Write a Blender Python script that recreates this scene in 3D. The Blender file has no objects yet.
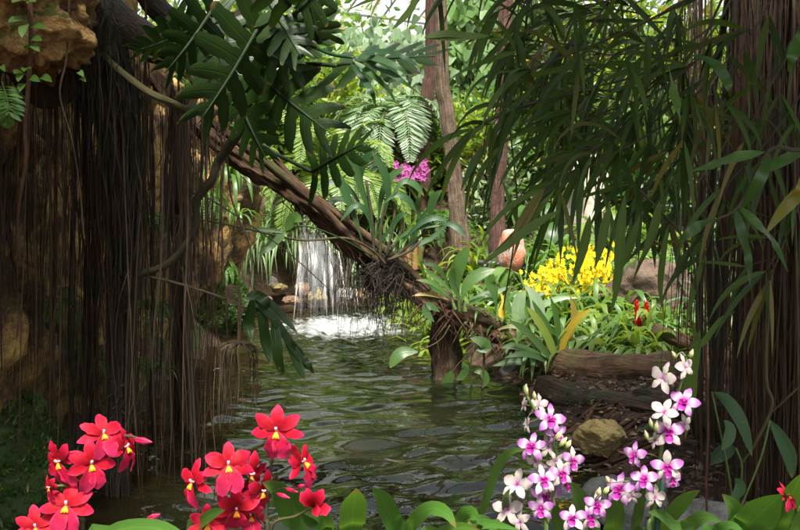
import bpy, math, random
import numpy as np
from mathutils import Vector, noise

rnd = random.Random(7)
SC = bpy.context.scene
COL = SC.collection
V = Vector
UP = V((0, 0, 1))

# ------------------------------------------------------------------ camera model
H = 1.55
FPX = 889.0
TH = math.atan(75 / FPX)
CT, ST = math.cos(TH), math.sin(TH)
CAM = V((0, 0, H))

def P(px, py, Y):
    """world point at forward distance Y seen at photo position px, py (800x530)."""
    dx = (px - 400) / FPX
    dy = (265 - py) / FPX
    d = V((dx, CT + dy * ST, -ST + dy * CT))
    return CAM + d * (Y / d.y)

def G(px, Y, z):
    c = Y * CT - (z - H) * ST
    return V(((px - 400) / FPX * c, Y, z))

def smooth(t):
    t = max(0.0, min(1.0, t))
    return t * t * (3 - 2 * t)

def lerp(a, b, t):
    return a + (b - a) * t

def ru(a, b):
    return rnd.uniform(a, b)

def rv(s=1.0):
    return V((rnd.gauss(0, s), rnd.gauss(0, s), rnd.gauss(0, s)))

# ------------------------------------------------------------------ mesh builder
ORG = {}

class MB:
    def __init__(self):
        self.v = []; self.f = []; self.uv = []; self.m = []

    def add(self, vs, fs, uvs, mat=0):
        o = len(self.v)
        self.v.extend(vs)
        self.uv.extend(uvs)
        for f in fs:
            self.f.append(tuple(i + o for i in f))
            self.m.append(mat)

    def build(self, name, mats, parent=None, loc=None, smooth_on=True):
        org = V((0, 0, 0))
        if parent is not None:
            org = ORG[parent.name]
        elif loc is not None:
            org = V(loc)
        me = bpy.data.meshes.new(name)
        va = np.array([tuple(p) for p in self.v], dtype=np.float64) - np.array(tuple(org))
        me.from_pydata(va.tolist(), [], self.f)
        uvl = me.uv_layers.new(name='UVMap')
        li = np.zeros(len(me.loops), dtype=np.int32)
        me.loops.foreach_get('vertex_index', li)
        uva = np.array([tuple(q) for q in self.uv], dtype=np.float32)[li]
        uvl.data.foreach_set('uv', uva.ravel())
        if not isinstance(mats, (list, tuple)):
            mats = [mats]
        for m in mats:
            me.materials.append(m)
        me.polygons.foreach_set('material_index', np.array(self.m, dtype=np.int32))
        me.polygons.foreach_set('use_smooth', np.array([smooth_on] * len(self.f), dtype=bool))
        me.update()
        o = bpy.data.objects.new(name, me)
        COL.objects.link(o)
        if parent is not None:
            o.parent = parent
        else:
            o.location = org
        ORG[o.name] = org
        return o

def thing(name, loc, label, cat, group=None):
    o = bpy.data.objects.new(name, None)
    COL.objects.link(o)
    o.empty_display_size = 0.1
    o.location = loc
    ORG[o.name] = V(loc)
    tag(o, label, cat, group)
    return o

def tag(o, label, cat, group=None, kind=None):
    o['label'] = label
    o['category'] = cat
    if group:
        o['group'] = group
    if kind:
        o['kind'] = kind
    return o

def structure(o):
    o['kind'] = 'structure'
    return o

# ------------------------------------------------------------------ curves, tubes, leaves
def catmull(pts, n):
    pts = [V(p) for p in pts]
    if len(pts) == 2:
        return [pts[0].lerp(pts[1], i / n) for i in range(n + 1)]
    ext = [pts[0] * 2 - pts[1]] + pts + [pts[-1] * 2 - pts[-2]]
    segs = len(pts) - 1
    out = []
    for i in range(n + 1):
        s = i / n * segs
        k = min(int(s), segs - 1)
        t = s - k
        p0, p1, p2, p3 = ext[k:k + 4]
        out.append(0.5 * ((2 * p1) + (p2 - p0) * t + (2 * p0 - 5 * p1 + 4 * p2 - p3) * t * t + (3 * p1 - p0 - 3 * p2 + p3) * t ** 3))
    return out

def interp(vals, t):
    if not isinstance(vals, (list, tuple)):
        return vals
    s = t * (len(vals) - 1)
    k = min(int(s), len(vals) - 2)
    return lerp(vals[k], vals[k + 1], s - k)

def tube(mb, pts, rad, sides=8, n=None, mat=0, bump=0.0, freq=4.0, tip=True, lobes=0, lobe_amp=0.0, twist=0.0):
    n = n or max(2, len(pts) - 1)
    c = catmull(pts, n)
    vs, uvs, fs = [], [], []
    t = (c[1] - c[0]).normalized()
    a = t.cross(V((0.3, 1, 0.17)))
    if a.length < 1e-3:
        a = t.cross(V((1, 0, 0)))
    a.normalize()
    L = 0.0
    for i, p in enumerate(c):
        tt = (c[min(i + 1, n)] - c[max(i - 1, 0)]).normalized()
        a = (a - tt * a.dot(tt)).normalized()
        b = tt.cross(a)
        r = interp(rad, i / n)
        if i:
            L += (p - c[i - 1]).length
        for k in range(sides + 1):
            an = 2 * math.pi * (k % sides) / sides
            d = a * math.cos(an) + b * math.sin(an)
            rr = r
            if lobes:
                rr *= 1 + lobe_amp * math.cos(lobes * (an + twist * L)) 
            if bump:
                q = p + d * r
                rr *= 1 + bump * (noise.noise(V((d.x * 1.5 + p.x * freq * .3, d.y * 1.5 + p.y * freq * .3, d.z * 1.5 + p.z * freq * .3)) * 1.3) + .6 * noise.noise(q * freq * 2.3))
            vs.append(p + d * rr)
            uvs.append((k / sides, L))
    for i in range(n):
        for k in range(sides):
            q = i * (sides + 1) + k
            fs.append((q, q + 1, q + sides + 2, q + sides + 1))
    if tip:
        o = len(vs)
        vs.append(c[-1]); uvs.append((.5, L))
        for k in range(sides):
            q = n * (sides + 1) + k
            fs.append((q, q + 1, o))
        o = len(vs)
        vs.append(c[0]); uvs.append((.5, 0))
        for k in range(sides):
            fs.append((k + 1, k, o))
    mb.add(vs, fs, uvs, mat)

PROF = {
    'lance': lambda v: max(.03, math.sin(math.pi * min(1, v) ** .72) ** .9),
    'strap': lambda v: max(.02, min(1, .45 + v * 3) * min(1, (1 - v) * 3.2) ** .75),
    'oval': lambda v: max(.05, math.sin(math.pi * v) ** .65),
    'paddle': lambda v: max(.06, math.sin(math.pi * v ** 1.35) ** .75),
    'petal': lambda v: max(.12, math.sin(math.pi * (0.06 + 0.92 * v) ** 1.25) ** .7),
    'heart': lambda v: max(.02, (1 - v) ** .62 * min(1, v * 5 + .55)),
    'lip': lambda v: max(.1, math.sin(math.pi * (0.04 + .92 * v) ** 1.5) ** .6),
}

def leaf(mb, spine, width, up=UP, prof='lance', fold=.25, mat=0, ncol=2, cup=0.0, wavy=0.0, n=None, notch=0.0):
    if n:
        spine = catmull(spine, n)
    n = len(spine) - 1
    pf = PROF[prof]
    vs, uvs, fs = [], [], []
    ph = ru(0, 6)
    s_prev = None
    for i, p in enumerate(spine):
        t = (spine[min(i + 1, n)] - spine[max(i - 1, 0)])
        if t.length < 1e-7:
            t = V((0, 0, 1))
        t.normalize()
        s = t.cross(up)
        if s.length < .08 and s_prev is not None:
            s = s_prev
        elif s.length < 1e-3:
            s = V((1, 0, 0))
        s.normalize()
        if s_prev is not None and s.dot(s_prev) < 0:
            s = -s
        s_prev = s
        nn = s.cross(t)
        if nn.dot(up) < 0 and i == 0:
            pass
        v = i / n
        w = width * .5 * pf(v)
        for k in range(ncol + 1):
            x = 2 * k / ncol - 1
            off = nn * (w * (fold * abs(x) - cup * x * x + wavy * math.sin(v * 17 + ph + x * 2) * abs(x)))
            q = p + s * (w * x) + off
            if notch and i > n - 2:
                q = q - t * (notch * width * (1 - abs(x)) * (.4 if i == n - 1 else 1))
            vs.append(q)
            uvs.append((k / ncol, v))
    for i in range(n):
        for k in range(ncol):
            q = i * (ncol + 1) + k
            fs.append((q, q + 1, q + ncol + 2, q + ncol + 1))
    mb.add(vs, fs, uvs, mat)

def arc(base, d, L, droop, n=5):
    d = V(d).normalized()
    out = [V(base)]
    p = V(base)
    for i in range(n):
        d = (d + V((0, 0, -1)) * (droop * (i + .5) / n)).normalized()
        p = p + d * (L / n)
        out.append(p.copy())
    return out

def leafq(mb, p, d, up, L, W, mat=0, fold=.25):
    """small two-faced leaf folded along its midrib"""
    d = d.normalized()
    s = d.cross(up)
    if s.length < 1e-3:
        s = V((1, 0, 0))
    s.normalize()
    nn = s.cross(d)
    m = p + d * (L * .42)
    e = nn * (W * fold)
    q = p + d * L
    mb.add([p, m - s * W * .5 + e, q, m + s * W * .5 + e, p + d * L * .78 - s * W * .3 + e * .4, p + d * L * .78 + s * W * .3 + e * .4],
           [(0, 2, 4, 1), (0, 3, 5, 2)], [(.5, 0), (0, .42), (.5, 1), (1, .42), (.15, .78), (.85, .78)], mat)

def frond(mb, spine, llen, n, lw, mat_leaf=0, mat_stem=1, vee=.25, stem_r=.012, prof=None, sweep=.5, droop=.25, n_sp=10):
    sp = catmull(spine, n_sp * 3)
    tube(mb, sp[::3], [stem_r, stem_r * .25], 5, n_sp, mat_stem, tip=False)
    N = len(sp) - 1
    for i in range(n):
        v = .1 + .9 * (i + .5) / n
        k = min(int(v * N), N - 1)
        p = sp[k].lerp(sp[k + 1], v * N - k)
        t = (sp[k + 1] - sp[k]).normalized()
        s = t.cross(UP)
        if s.length < .05:
            s = V((1, 0, 0))
        s.normalize()
        nn = s.cross(t)
        l = llen * (math.sin(math.pi * (.12 + .86 * v) ** .8) ** .6 if prof is None else prof(v))
        for sg in (-1, 1):
            d = (s * sg + t * sweep + nn * vee + V((0, 0, -droop)) + rv(.05)).normalized()
            leafq(mb, p, d, nn + rv(.15), l * ru(.9, 1.05), lw, mat_leaf)

# ------------------------------------------------------------------ materials
def new_mat(name):
    m = bpy.data.materials.new(name)
    m.use_nodes = True
    nt = m.node_tree
    nt.nodes.clear()
    return m, nt

def nd(nt, typ, **kw):
    n = nt.nodes.new(typ)
    for k, v in kw.items():
        if k.startswith('i_'):
            n.inputs[int(k[2:])].default_value = v
        else:
            setattr(n, k, v)
    return n

def lk(nt, a, b):
    nt.links.new(a, b)

def ramp(nt, fac, stops):
    r = nd(nt, 'ShaderNodeValToRGB')
    els = r.color_ramp.elements
    while len(els) < len(stops):
        els.new(.5)
    for e, (pos, c) in zip(els, stops):
        e.position = pos
        e.color = (*c, 1)
    lk(nt, fac, r.inputs[0])
    return r.outputs[0]

def math_n(nt, op, a, b=None, c=None, clamp=False):
    n = nd(nt, 'ShaderNodeMath', operation=op, use_clamp=clamp)
    for i, x in enumerate((a, b, c)):
        if x is None:
            continue
        if isinstance(x, (int, float)):
            n.inputs[i].default_value = x
        else:
            lk(nt, x, n.inputs[i])
    return n.outputs[0]

def mixc(nt, fac, a, b, mode='MIX'):
    n = nd(nt, 'ShaderNodeMix', data_type='RGBA', blend_type=mode)
    for sock, x in ((n.inputs[0], fac), (n.inputs[6], a), (n.inputs[7], b)):
        if isinstance(x, (int, float)):
            sock.default_value = x
        elif isinstance(x, tuple):
            sock.default_value = (*x, 1)
        else:
            lk(nt, x, sock)
    return n.outputs[2]

def tex_noise(nt, vec, scale, detail=3, rough=.55, dist=0):
    n = nd(nt, 'ShaderNodeTexNoise')
    n.inputs['Scale'].default_value = scale
    n.inputs['Detail'].default_value = detail
    n.inputs['Roughness'].default_value = rough
    n.inputs['Distortion'].default_value = dist
    if vec is not None:
        lk(nt, vec, n.inputs['Vector'])
    return n.outputs['Fac']

def principled(nt, col, rough=.5, spec=.5, **kw):
    p = nd(nt, 'ShaderNodeBsdfPrincipled')
    if isinstance(col, tuple):
        p.inputs['Base Color'].default_value = (*col, 1)
    else:
        lk(nt, col, p.inputs['Base Color'])
    if isinstance(rough, (int, float)):
        p.inputs['Roughness'].default_value = rough
    else:
        lk(nt, rough, p.inputs['Roughness'])
    p.inputs['Specular IOR Level'].default_value = spec
    return p

def out(nt, sh):
    o = nd(nt, 'ShaderNodeOutputMaterial')
    lk(nt, sh, o.inputs['Surface'])

def bump(nt, h, strength, dist=.02):
    b = nd(nt, 'ShaderNodeBump')
    b.inputs['Strength'].default_value = strength
    b.inputs['Distance'].default_value = dist
    lk(nt, h, b.inputs['Height'])
    return b.outputs[0]

def leaf_mat(name, cols, rough=.4, trans=.3, tcol=None, spec=.5, vein=.25, island=True, veins=9, blotch=.35, dead=None, par=0):
    m, nt = new_mat(name)
    geo = nd(nt, 'ShaderNodeNewGeometry')
    uv = nd(nt, 'ShaderNodeUVMap')
    sep = nd(nt, 'ShaderNodeSeparateXYZ')
    lk(nt, uv.outputs[0], sep.inputs[0])
    obj = nd(nt, 'ShaderNodeTexCoord').outputs['Object']
    src = geo.outputs['Random Per Island'] if island else tex_noise(nt, obj, 5)
    k = len(cols)
    stops = [((i + .5) / k, c) for i, c in enumerate(cols)]
    if dead:
        stops[-1] = (.9, cols[-1])
        stops.append((.975, dead))
    base = ramp(nt, src, stops)
    nz = tex_noise(nt, obj, 14, 4, .6)
    base = mixc(nt, math_n(nt, 'MULTIPLY', nz, blotch), base, mixc(nt, 1.0, base, (.45, .5, .35), 'MULTIPLY'))
    au = math_n(nt, 'ABSOLUTE', math_n(nt, 'SUBTRACT', sep.outputs[0], .5))
    mid = math_n(nt, 'SUBTRACT', 1.0, math_n(nt, 'MULTIPLY', au, 16.0), clamp=True)
    vv = math_n(nt, 'FRACT', math_n(nt, 'MULTIPLY', math_n(nt, 'SUBTRACT', sep.outputs[1], math_n(nt, 'MULTIPLY', au, .35)), float(veins)))
    side = math_n(nt, 'GREATER_THAN', vv, .9)
    vn = math_n(nt, 'MAXIMUM', mid, math_n(nt, 'MULTIPLY', side, .45))
    if par:
        st = math_n(nt, 'ADD', math_n(nt, 'MULTIPLY', math_n(nt, 'SINE', math_n(nt, 'MULTIPLY', sep.outputs[0], par * 6.283)), .5), .5)
        vn = math_n(nt, 'MAXIMUM', math_n(nt, 'MULTIPLY', mid, .9), math_n(nt, 'MULTIPLY', math_n(nt, 'POWER', st, 3.0), .55))
    lite = mixc(nt, 1.0, base, (1.9, 1.8, 1.6), 'MULTIPLY')
    col = mixc(nt, math_n(nt, 'MULTIPLY', vn, vein), base, lite)
    spot = math_n(nt, 'MULTIPLY', math_n(nt, 'SUBTRACT', tex_noise(nt, obj, 38, 3, .6), .68), 14, clamp=True)
    tipm = math_n(nt, 'MULTIPLY', math_n(nt, 'MULTIPLY', math_n(nt, 'SUBTRACT', math_n(nt, 'ADD', sep.outputs[1], math_n(nt, 'MULTIPLY', nz, .12)), .97), 14, clamp=True), math_n(nt, 'GREATER_THAN', geo.outputs['Random Per Island'], .55))
    col = mixc(nt, math_n(nt, 'MULTIPLY', math_n(nt, 'MAXIMUM', spot, tipm), .75), col, (.16, .1, .035))
    p = principled(nt, col, rough, spec)
    lk(nt, bump(nt, math_n(nt, 'ADD', vn, nz), .25, .004), p.inputs['Normal'])
    if trans > 0:
        tr = nd(nt, 'ShaderNodeBsdfTranslucent')
        tc = tcol or (2.2, 2.0, .8)
        lk(nt, mixc(nt, 1.0, col, tc, 'MULTIPLY'), tr.inputs[0])
        mx = nd(nt, 'ShaderNodeMixShader')
        mx.inputs[0].default_value = trans
        lk(nt, p.outputs[0], mx.inputs[1])
        lk(nt, tr.outputs[0], mx.inputs[2])
        out(nt, mx.outputs[0])
    else:
        out(nt, p.outputs[0])
    return m

def bark_mat(name, stops, around=3.0, along=2.5, rough=.8, bstr=.9, moss=None, moss_amt=.5, spec=.3):
    """fibrous bark running along the UV v direction"""
    m, nt = new_mat(name)
    uv = nd(nt, 'ShaderNodeUVMap')
    sep = nd(nt, 'ShaderNodeSeparateXYZ')
    lk(nt, uv.outputs[0], sep.inputs[0])
    an = math_n(nt, 'MULTIPLY', sep.outputs[0], 2 * math.pi)
    cmb = nd(nt, 'ShaderNodeCombineXYZ')
    lk(nt, math_n(nt, 'MULTIPLY', math_n(nt, 'COSINE', an), around), cmb.inputs[0])
    lk(nt, math_n(nt, 'MULTIPLY', math_n(nt, 'SINE', an), around), cmb.inputs[1])
    lk(nt, math_n(nt, 'MULTIPLY', sep.outputs[1], along), cmb.inputs[2])
    obj = nd(nt, 'ShaderNodeTexCoord').outputs['Object']
    geo = nd(nt, 'ShaderNodeNewGeometry')
    n1 = tex_noise(nt, cmb.outputs[0], 1.6, 6, .65, .6)
    n2 = tex_noise(nt, obj, 9, 6, .7)
    f = math_n(nt, 'ADD', math_n(nt, 'MULTIPLY', n1, .62), math_n(nt, 'MULTIPLY', n2, .38))
    f = math_n(nt, 'ADD', f, math_n(nt, 'MULTIPLY', math_n(nt, 'SUBTRACT', geo.outputs['Random Per Island'], .5), .16))
    col = ramp(nt, f, stops)
    if moss:
        mk = math_n(nt, 'MULTIPLY', math_n(nt, 'SUBTRACT', tex_noise(nt, obj, 3.2, 4), 1 - moss_amt), 6, clamp=True)
        col = mixc(nt, mk, col, moss)
    p = principled(nt, col, rough, spec)
    lk(nt, bump(nt, math_n(nt, 'ADD', n1, math_n(nt, 'MULTIPLY', n2, .6)), bstr, .04), p.inputs['Normal'])
    out(nt, p.outputs[0])
    return m

def rock_mat(name, stops, scale=2.5, moss=None, moss_lo=.5, bstr=.8, rough=.85, zmoss=None):
    m, nt = new_mat(name)
    obj = nd(nt, 'ShaderNodeTexCoord').outputs['Object']
    n1 = tex_noise(nt, obj, scale, 6, .65, .4)
    n2 = tex_noise(nt, obj, scale * 7, 5, .7)
    f = math_n(nt, 'ADD', math_n(nt, 'MULTIPLY', n1, .7), math_n(nt, 'MULTIPLY', n2, .3))
    col = ramp(nt, f, stops)
    if moss:
        geo = nd(nt, 'ShaderNodeNewGeometry')
        sp = nd(nt, 'ShaderNodeSeparateXYZ')
        lk(nt, geo.outputs['Normal'], sp.inputs[0])
        a = math_n(nt, 'ADD', tex_noise(nt, obj, scale * 1.7, 5), math_n(nt, 'MULTIPLY', sp.outputs[2], .22))
        if zmoss:
            sz = nd(nt, 'ShaderNodeSeparateXYZ')
            lk(nt, geo.outputs['Position'], sz.inputs[0])
            a = math_n(nt, 'ADD', a, math_n(nt, 'MULTIPLY', math_n(nt, 'SUBTRACT', zmoss, sz.outputs[2]), .3))
        mk = math_n(nt, 'MULTIPLY', math_n(nt, 'SUBTRACT', a, moss_lo), 7, clamp=True)
        mc = mixc(nt, n2, moss, tuple(c * .35 for c in moss))
        col = mixc(nt, mk, col, mc)
    p = principled(nt, col, rough, .35)
    lk(nt, bump(nt, math_n(nt, 'ADD', n1, math_n(nt, 'MULTIPLY', n2, .5)), bstr, .05), p.inputs['Normal'])
    out(nt, p.outputs[0])
    return m

def petal_mat(name, stops, edge=None, trans=.35, rough=.5, var=.15):
    """petal colour runs from the flower's heart (v=0) to the tip"""
    m, nt = new_mat(name)
    uv = nd(nt, 'ShaderNodeUVMap')
    sep = nd(nt, 'ShaderNodeSeparateXYZ')
    lk(nt, uv.outputs[0], sep.inputs[0])
    geo = nd(nt, 'ShaderNodeNewGeometry')
    obj = nd(nt, 'ShaderNodeTexCoord').outputs['Object']
    nz = tex_noise(nt, obj, 60, 3)
    v = math_n(nt, 'ADD', sep.outputs[1], math_n(nt, 'MULTIPLY', math_n(nt, 'SUBTRACT', nz, .5), .3))
    col = ramp(nt, v, stops)
    if edge:
        au = math_n(nt, 'ABSOLUTE', math_n(nt, 'SUBTRACT', sep.outputs[0], .5))
        e = math_n(nt, 'MULTIPLY', math_n(nt, 'SUBTRACT', au, .3), 4, clamp=True)
        col = mixc(nt, math_n(nt, 'MULTIPLY', e, .6), col, edge)
    hsv = nd(nt, 'ShaderNodeHueSaturation')
    lk(nt, col, hsv.inputs['Color'])
    lk(nt, math_n(nt, 'ADD', 1 - var, math_n(nt, 'MULTIPLY', geo.outputs['Random Per Island'], 2 * var)), hsv.inputs['Value'])
    p = principled(nt, hsv.outputs[0], rough, .2)
    w = nd(nt, 'ShaderNodeTexNoise')
    sc = nd(nt, 'ShaderNodeCombineXYZ')
    lk(nt, math_n(nt, 'MULTIPLY', sep.outputs[0], 22), sc.inputs[0])
    lk(nt, math_n(nt, 'MULTIPLY', sep.outputs[1], 2), sc.inputs[1])
    lk(nt, sc.outputs[0], w.inputs['Vector'])
    w.inputs['Scale'].default_value = 1
    lk(nt, bump(nt, w.outputs['Fac'], .35, .002), p.inputs['Normal'])
    tr = nd(nt, 'ShaderNodeBsdfTranslucent')
    lk(nt, hsv.outputs[0], tr.inputs[0])
    mx = nd(nt, 'ShaderNodeMixShader')
    mx.inputs[0].default_value = trans
    lk(nt, p.outputs[0], mx.inputs[1])
    lk(nt, tr.outputs[0], mx.inputs[2])
    out(nt, mx.outputs[0])
    return m

def plain_mat(name, col, rough=.5, spec=.4):
    m, nt = new_mat(name)
    obj = nd(nt, 'ShaderNodeTexCoord').outputs['Object']
    c = mixc(nt, tex_noise(nt, obj, 40, 3), tuple(x * .75 for x in col), tuple(min(1, x * 1.2) for x in col))
    out(nt, principled(nt, c, rough, spec).outputs[0])
    return m

M = {}
M['bamboo_leaf'] = leaf_mat('bamboo_leaf', [(.024, .05, .007), (.036, .074, .01), (.065, .115, .016), (.026, .055, .009)], .45, .25, spec=.25, vein=.5, veins=2, par=6, dead=(.14, .12, .03))
M['fig_leaf'] = leaf_mat('fig_leaf', [(.025, .06, .02), (.035, .08, .022), (.05, .1, .03)], .45, .15, spec=.3)
M['monstera'] = leaf_mat('monstera_leaf', [(.012, .03, .006), (.02, .046, .008)], .4, .2, spec=.3, island=False, vein=.35, veins=1)
M['bright'] = leaf_mat('bright_leaf', [(.09, .17, .025), (.14, .23, .03), (.2, .28, .06), (.08, .15, .03)], .4, .42, dead=(.35, .3, .04))
M['bright2'] = leaf_mat('fresh_leaf', [(.07, .15, .03), (.1, .2, .045), (.14, .24, .07)], .35, .38)
M['mid'] = leaf_mat('mid_leaf', [(.045, .1, .025), (.06, .13, .03), (.085, .165, .04)], .35, .35, par=8, dead=(.25, .2, .04))
M['dark'] = leaf_mat('dark_leaf', [(.02, .06, .02), (.03, .08, .025), (.045, .1, .03)], .45, .2, spec=.3)
M['glauc'] = leaf_mat('glaucous_leaf', [(.09, .15, .07), (.16, .25, .12), (.22, .31, .18), (.3, .38, .26)], .35, .3, tcol=(1.5, 1.6, 1.0))
M['yellowgreen'] = leaf_mat('yellow_green_leaf', [(.16, .24, .03), (.22, .29, .04), (.1, .19, .03)], .4, .4)
M['variegated'] = leaf_mat('variegated_leaf', [(.14, .22, .1), (.25, .32, .16), (.4, .45, .3), (.08, .16, .05)], .38, .3, tcol=(1.4, 1.4, .8))
M['orchid_leaf'] = leaf_mat('orchid_leaf', [(.045, .125, .02), (.06, .155, .025), (.08, .18, .03)], .36, .32, vein=.4, veins=1, par=11)
M['fern'] = leaf_mat('fern_leaf', [(.06, .15, .03), (.09, .2, .04), (.12, .24, .05)], .45, .4)
M['cycad'] = leaf_mat('cycad_leaf', [(.12, .2, .035), (.17, .26, .06), (.23, .32, .11)], .35, .35)
M['croton'] = leaf_mat('croton_leaf', [(.25, .2, .03), (.3, .07, .03), (.12, .18, .03), (.35, .3, .06)], .35, .3)
M['yellowleaf'] = leaf_mat('yellowing_leaf', [(.5, .36, .03), (.6, .42, .04)], .45, .3, tcol=(1.2, 1.1, .6))
M['grass'] = leaf_mat('grass_leaf', [(.09, .17, .05), (.14, .24, .09), (.22, .3, .16)], .4, .35)

M['greenstem'] = bark_mat('green_stem', [(.3, (.05, .09, .02)), (.6, (.1, .16, .04))], 1, 8, .5, .3)
M['darkstem'] = bark_mat('dark_stem', [(.3, (.02, .02, .012)), (.6, (.07, .06, .03))], 1, 8, .6, .5)
M['leafstem'] = bark_mat('leaf_stalk', [(.3, (.01, .02, .006)), (.6, (.02, .04, .012))], 1, 8, .5, .3)
M['vine'] = bark_mat('vine_bark', [(.3, (.04, .035, .012)), (.5, (.1, .085, .03)), (.65, (.06, .05, .018))], 1, 6, .6, .6)
M['root'] = bark_mat('root_bark', [(.3, (.02, .012, .008)), (.45, (.065, .04, .022)), (.6, (.15, .1, .05)), (.72, (.27, .2, .1))], 1, 9, .5, .7, spec=.5)
M['root_dark'] = bark_mat('dark_root_bark', [(.3, (.015, .012, .009)), (.5, (.05, .035, .022)), (.68, (.14, .1, .06))], 1.5, 9, .55, .9, spec=.5)
M['root_red'] = bark_mat('reddish_root_bark', [(.3, (.025, .011, .006)), (.46, (.09, .042, .02)), (.6, (.2, .1, .05)), (.74, (.33, .2, .11))], 1.2, 10, .6, .8, spec=.4)
M['log'] = bark_mat('log_bark', [(.3, (.02, .011, .007)), (.44, (.085, .045, .025)), (.56, (.2, .12, .065)), (.68, (.36, .25, .15))], 3.2, 2.2, .8, 1.0, moss=(.1, .11, .03), moss_amt=.47)
M['log_dark'] = bark_mat('dark_log_bark', [(.3, (.012, .008, .005)), (.45, (.04, .023, .013)), (.6, (.1, .06, .034)), (.72, (.18, .12, .07))], 3.2, 2.5, .6, 1.0, moss=(.05, .065, .015), moss_amt=.45)
M['trunk_red'] = bark_mat('red_trunk_bark', [(.3, (.03, .014, .01)), (.45, (.085, .042, .03)), (.58, (.16, .09, .064)), (.72, (.28, .18, .13))], 3.4, 1.8, .85, 1.0)
M['trunk_tan'] = bark_mat('tan_trunk_bark', [(.3, (.03, .02, .013)), (.45, (.1, .068, .043)), (.58, (.22, .16, .105)), (.72, (.36, .28, .19))], 3.6, 1.5, .85, 1.0, moss=(.12, .14, .04), moss_amt=.33)
M['cliff'] = rock_mat('cliff_stone', [(.32, (.02, .014, .008)), (.46, (.09, .055, .022)), (.54, (.3, .175, .055)), (.63, (.52, .35, .11)), (.75, (.6, .44, .19))], 2.8, (.055, .09, .018), .6, 1.2, zmoss=.7)
M['ochre'] = rock_mat('ochre_stone', [(.3, (.03, .018, .01)), (.42, (.16, .08, .035)), (.55, (.42, .24, .08)), (.7, (.56, .42, .16))], 11, (.12, .14, .02), .56, 1.0)
M['boulder'] = rock_mat('tan_boulder_stone', [(.3, (.2, .14, .055)), (.5, (.44, .33, .13)), (.65, (.56, .44, .2))], 9, (.15, .15, .03), .7, 1.0)
M['greyrock'] = rock_mat('grey_stone', [(.3, (.08, .075, .07)), (.5, (.25, .24, .22)), (.7, (.42, .41, .38))], 6, (.07, .09, .03), .75, .7)
M['palerock'] = rock_mat('pale_stone', [(.3, (.25, .2, .16)), (.5, (.45, .38, .31)), (.7, (.55, .49, .42))], 3, None, .7, .6)
M['redrock'] = rock_mat('reddish_stone', [(.3, (.2, .18, .15)), (.45, (.36, .3, .25)), (.55, (.45, .13, .06)), (.72, (.5, .25, .16))], 7, (.1, .12, .05), .72, .5)
M['brownrock'] = rock_mat('brown_stone', [(.3, (.03, .02, .014)), (.5, (.1, .065, .045)), (.7, (.18, .125, .09))], 5, (.04, .06, .015), .66, .8)
M['pinkrock'] = rock_mat('pinkish_stone', [(.3, (.05, .03, .02)), (.5, (.22, .13, .08)), (.7, (.36, .24, .15))], 9, (.06, .08, .02), .64, .9)
M['farstone'] = rock_mat('ochre_pebble', [(.3, (.07, .05, .02)), (.5, (.26, .19, .08)), (.7, (.4, .31, .15))], 9, (.08, .1, .02), .62, .9)
M['moss'] = rock_mat('moss', [(.3, (.02, .03, .008)), (.5, (.05, .08, .018)), (.7, (.09, .13, .03))], 9, None, .5, 1.0, .95)

M['soil'] = rock_mat('soil', [(.3, (.02, .012, .008)), (.5, (.07, .042, .026)), (.66, (.14, .09, .055))], 7, (.04, .05, .015), .74, 1.0, .95)
M['litter'] = leaf_mat('dry_leaf', [(.06, .035, .02), (.13, .075, .04), (.2, .13, .075), (.1, .05, .03), (.28, .2, .12)], .7, .1, tcol=(1.2, 1, .8))
M['redpetal'] = petal_mat('red_petal', [(0, (.18, .003, .004)), (.25, (.33, .002, .008)), (.7, (.41, .003, .02)), (1, (.47, .015, .07))], (.47, .02, .08), .3, .6, .25)
M['redpetal2'] = petal_mat('pinkish_red_lip', [(0, (.3, .002, .012)), (.5, (.43, .006, .04)), (1, (.5, .025, .1))], (.58, .04, .12), .3, .6, .2)
M['callus'] = plain_mat('yellow_callus', (.75, .27, .005), .5)
M['column'] = plain_mat('pink_column', (.6, .34, .4), .4)
M['redbud'] = petal_mat('red_bud', [(0, (.22, .02, .04)), (.5, (.45, .012, .06)), (1, (.6, .06, .16))], None, .2)
M['lilac'] = petal_mat('lilac_petal', [(0, (.3, .01, .15)), (.16, (.3, .02, .2)), (.32, (.44, .2, .4)), (.5, (.5, .38, .48)), (.72, (.38, .16, .38)), (1, (.24, .05, .25))], None, .3, .5, .08)
M['cream'] = petal_mat('cream_sepal', [(0, (.34, .03, .2)), (.2, (.46, .34, .4)), (.55, (.48, .45, .36)), (1, (.42, .27, .37))], None, .3, .5, .06)
M['maglip'] = petal_mat('magenta_lip', [(0, (.12, .0, .06)), (.45, (.26, .004, .16)), (.8, (.36, .03, .27)), (1, (.5, .25, .46))], None, .2, .45, .1)
M['budgreen'] = petal_mat('green_bud', [(0, (.3, .38, .1)), (.6, (.55, .55, .25)), (1, (.7, .6, .5))], None, .25)
M['yellow'] = petal_mat('yellow_petal', [(0, (.75, .38, .01)), (.3, (.9, .66, .01)), (1, (.92, .74, .02))], None, .35, .5, .1)
M['pinkflower'] = petal_mat('mauve_petal', [(0, (.45, .06, .3)), (1, (.55, .16, .42))], None, .3)
M['redspike'] = petal_mat('red_bract', [(0, (.4, .01, .01)), (1, (.7, .02, .015))], None, .2)
M['whitebar'] = plain_mat('painted_bar', (.55, .56, .54), .5)
M['post'] = plain_mat('dark_metal', (.06, .065, .06), .45)
M['wood'] = bark_mat('terracotta', [(.3, (.28, .13, .06)), (.6, (.45, .24, .12))], 2, 2, .8, .3)

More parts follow.
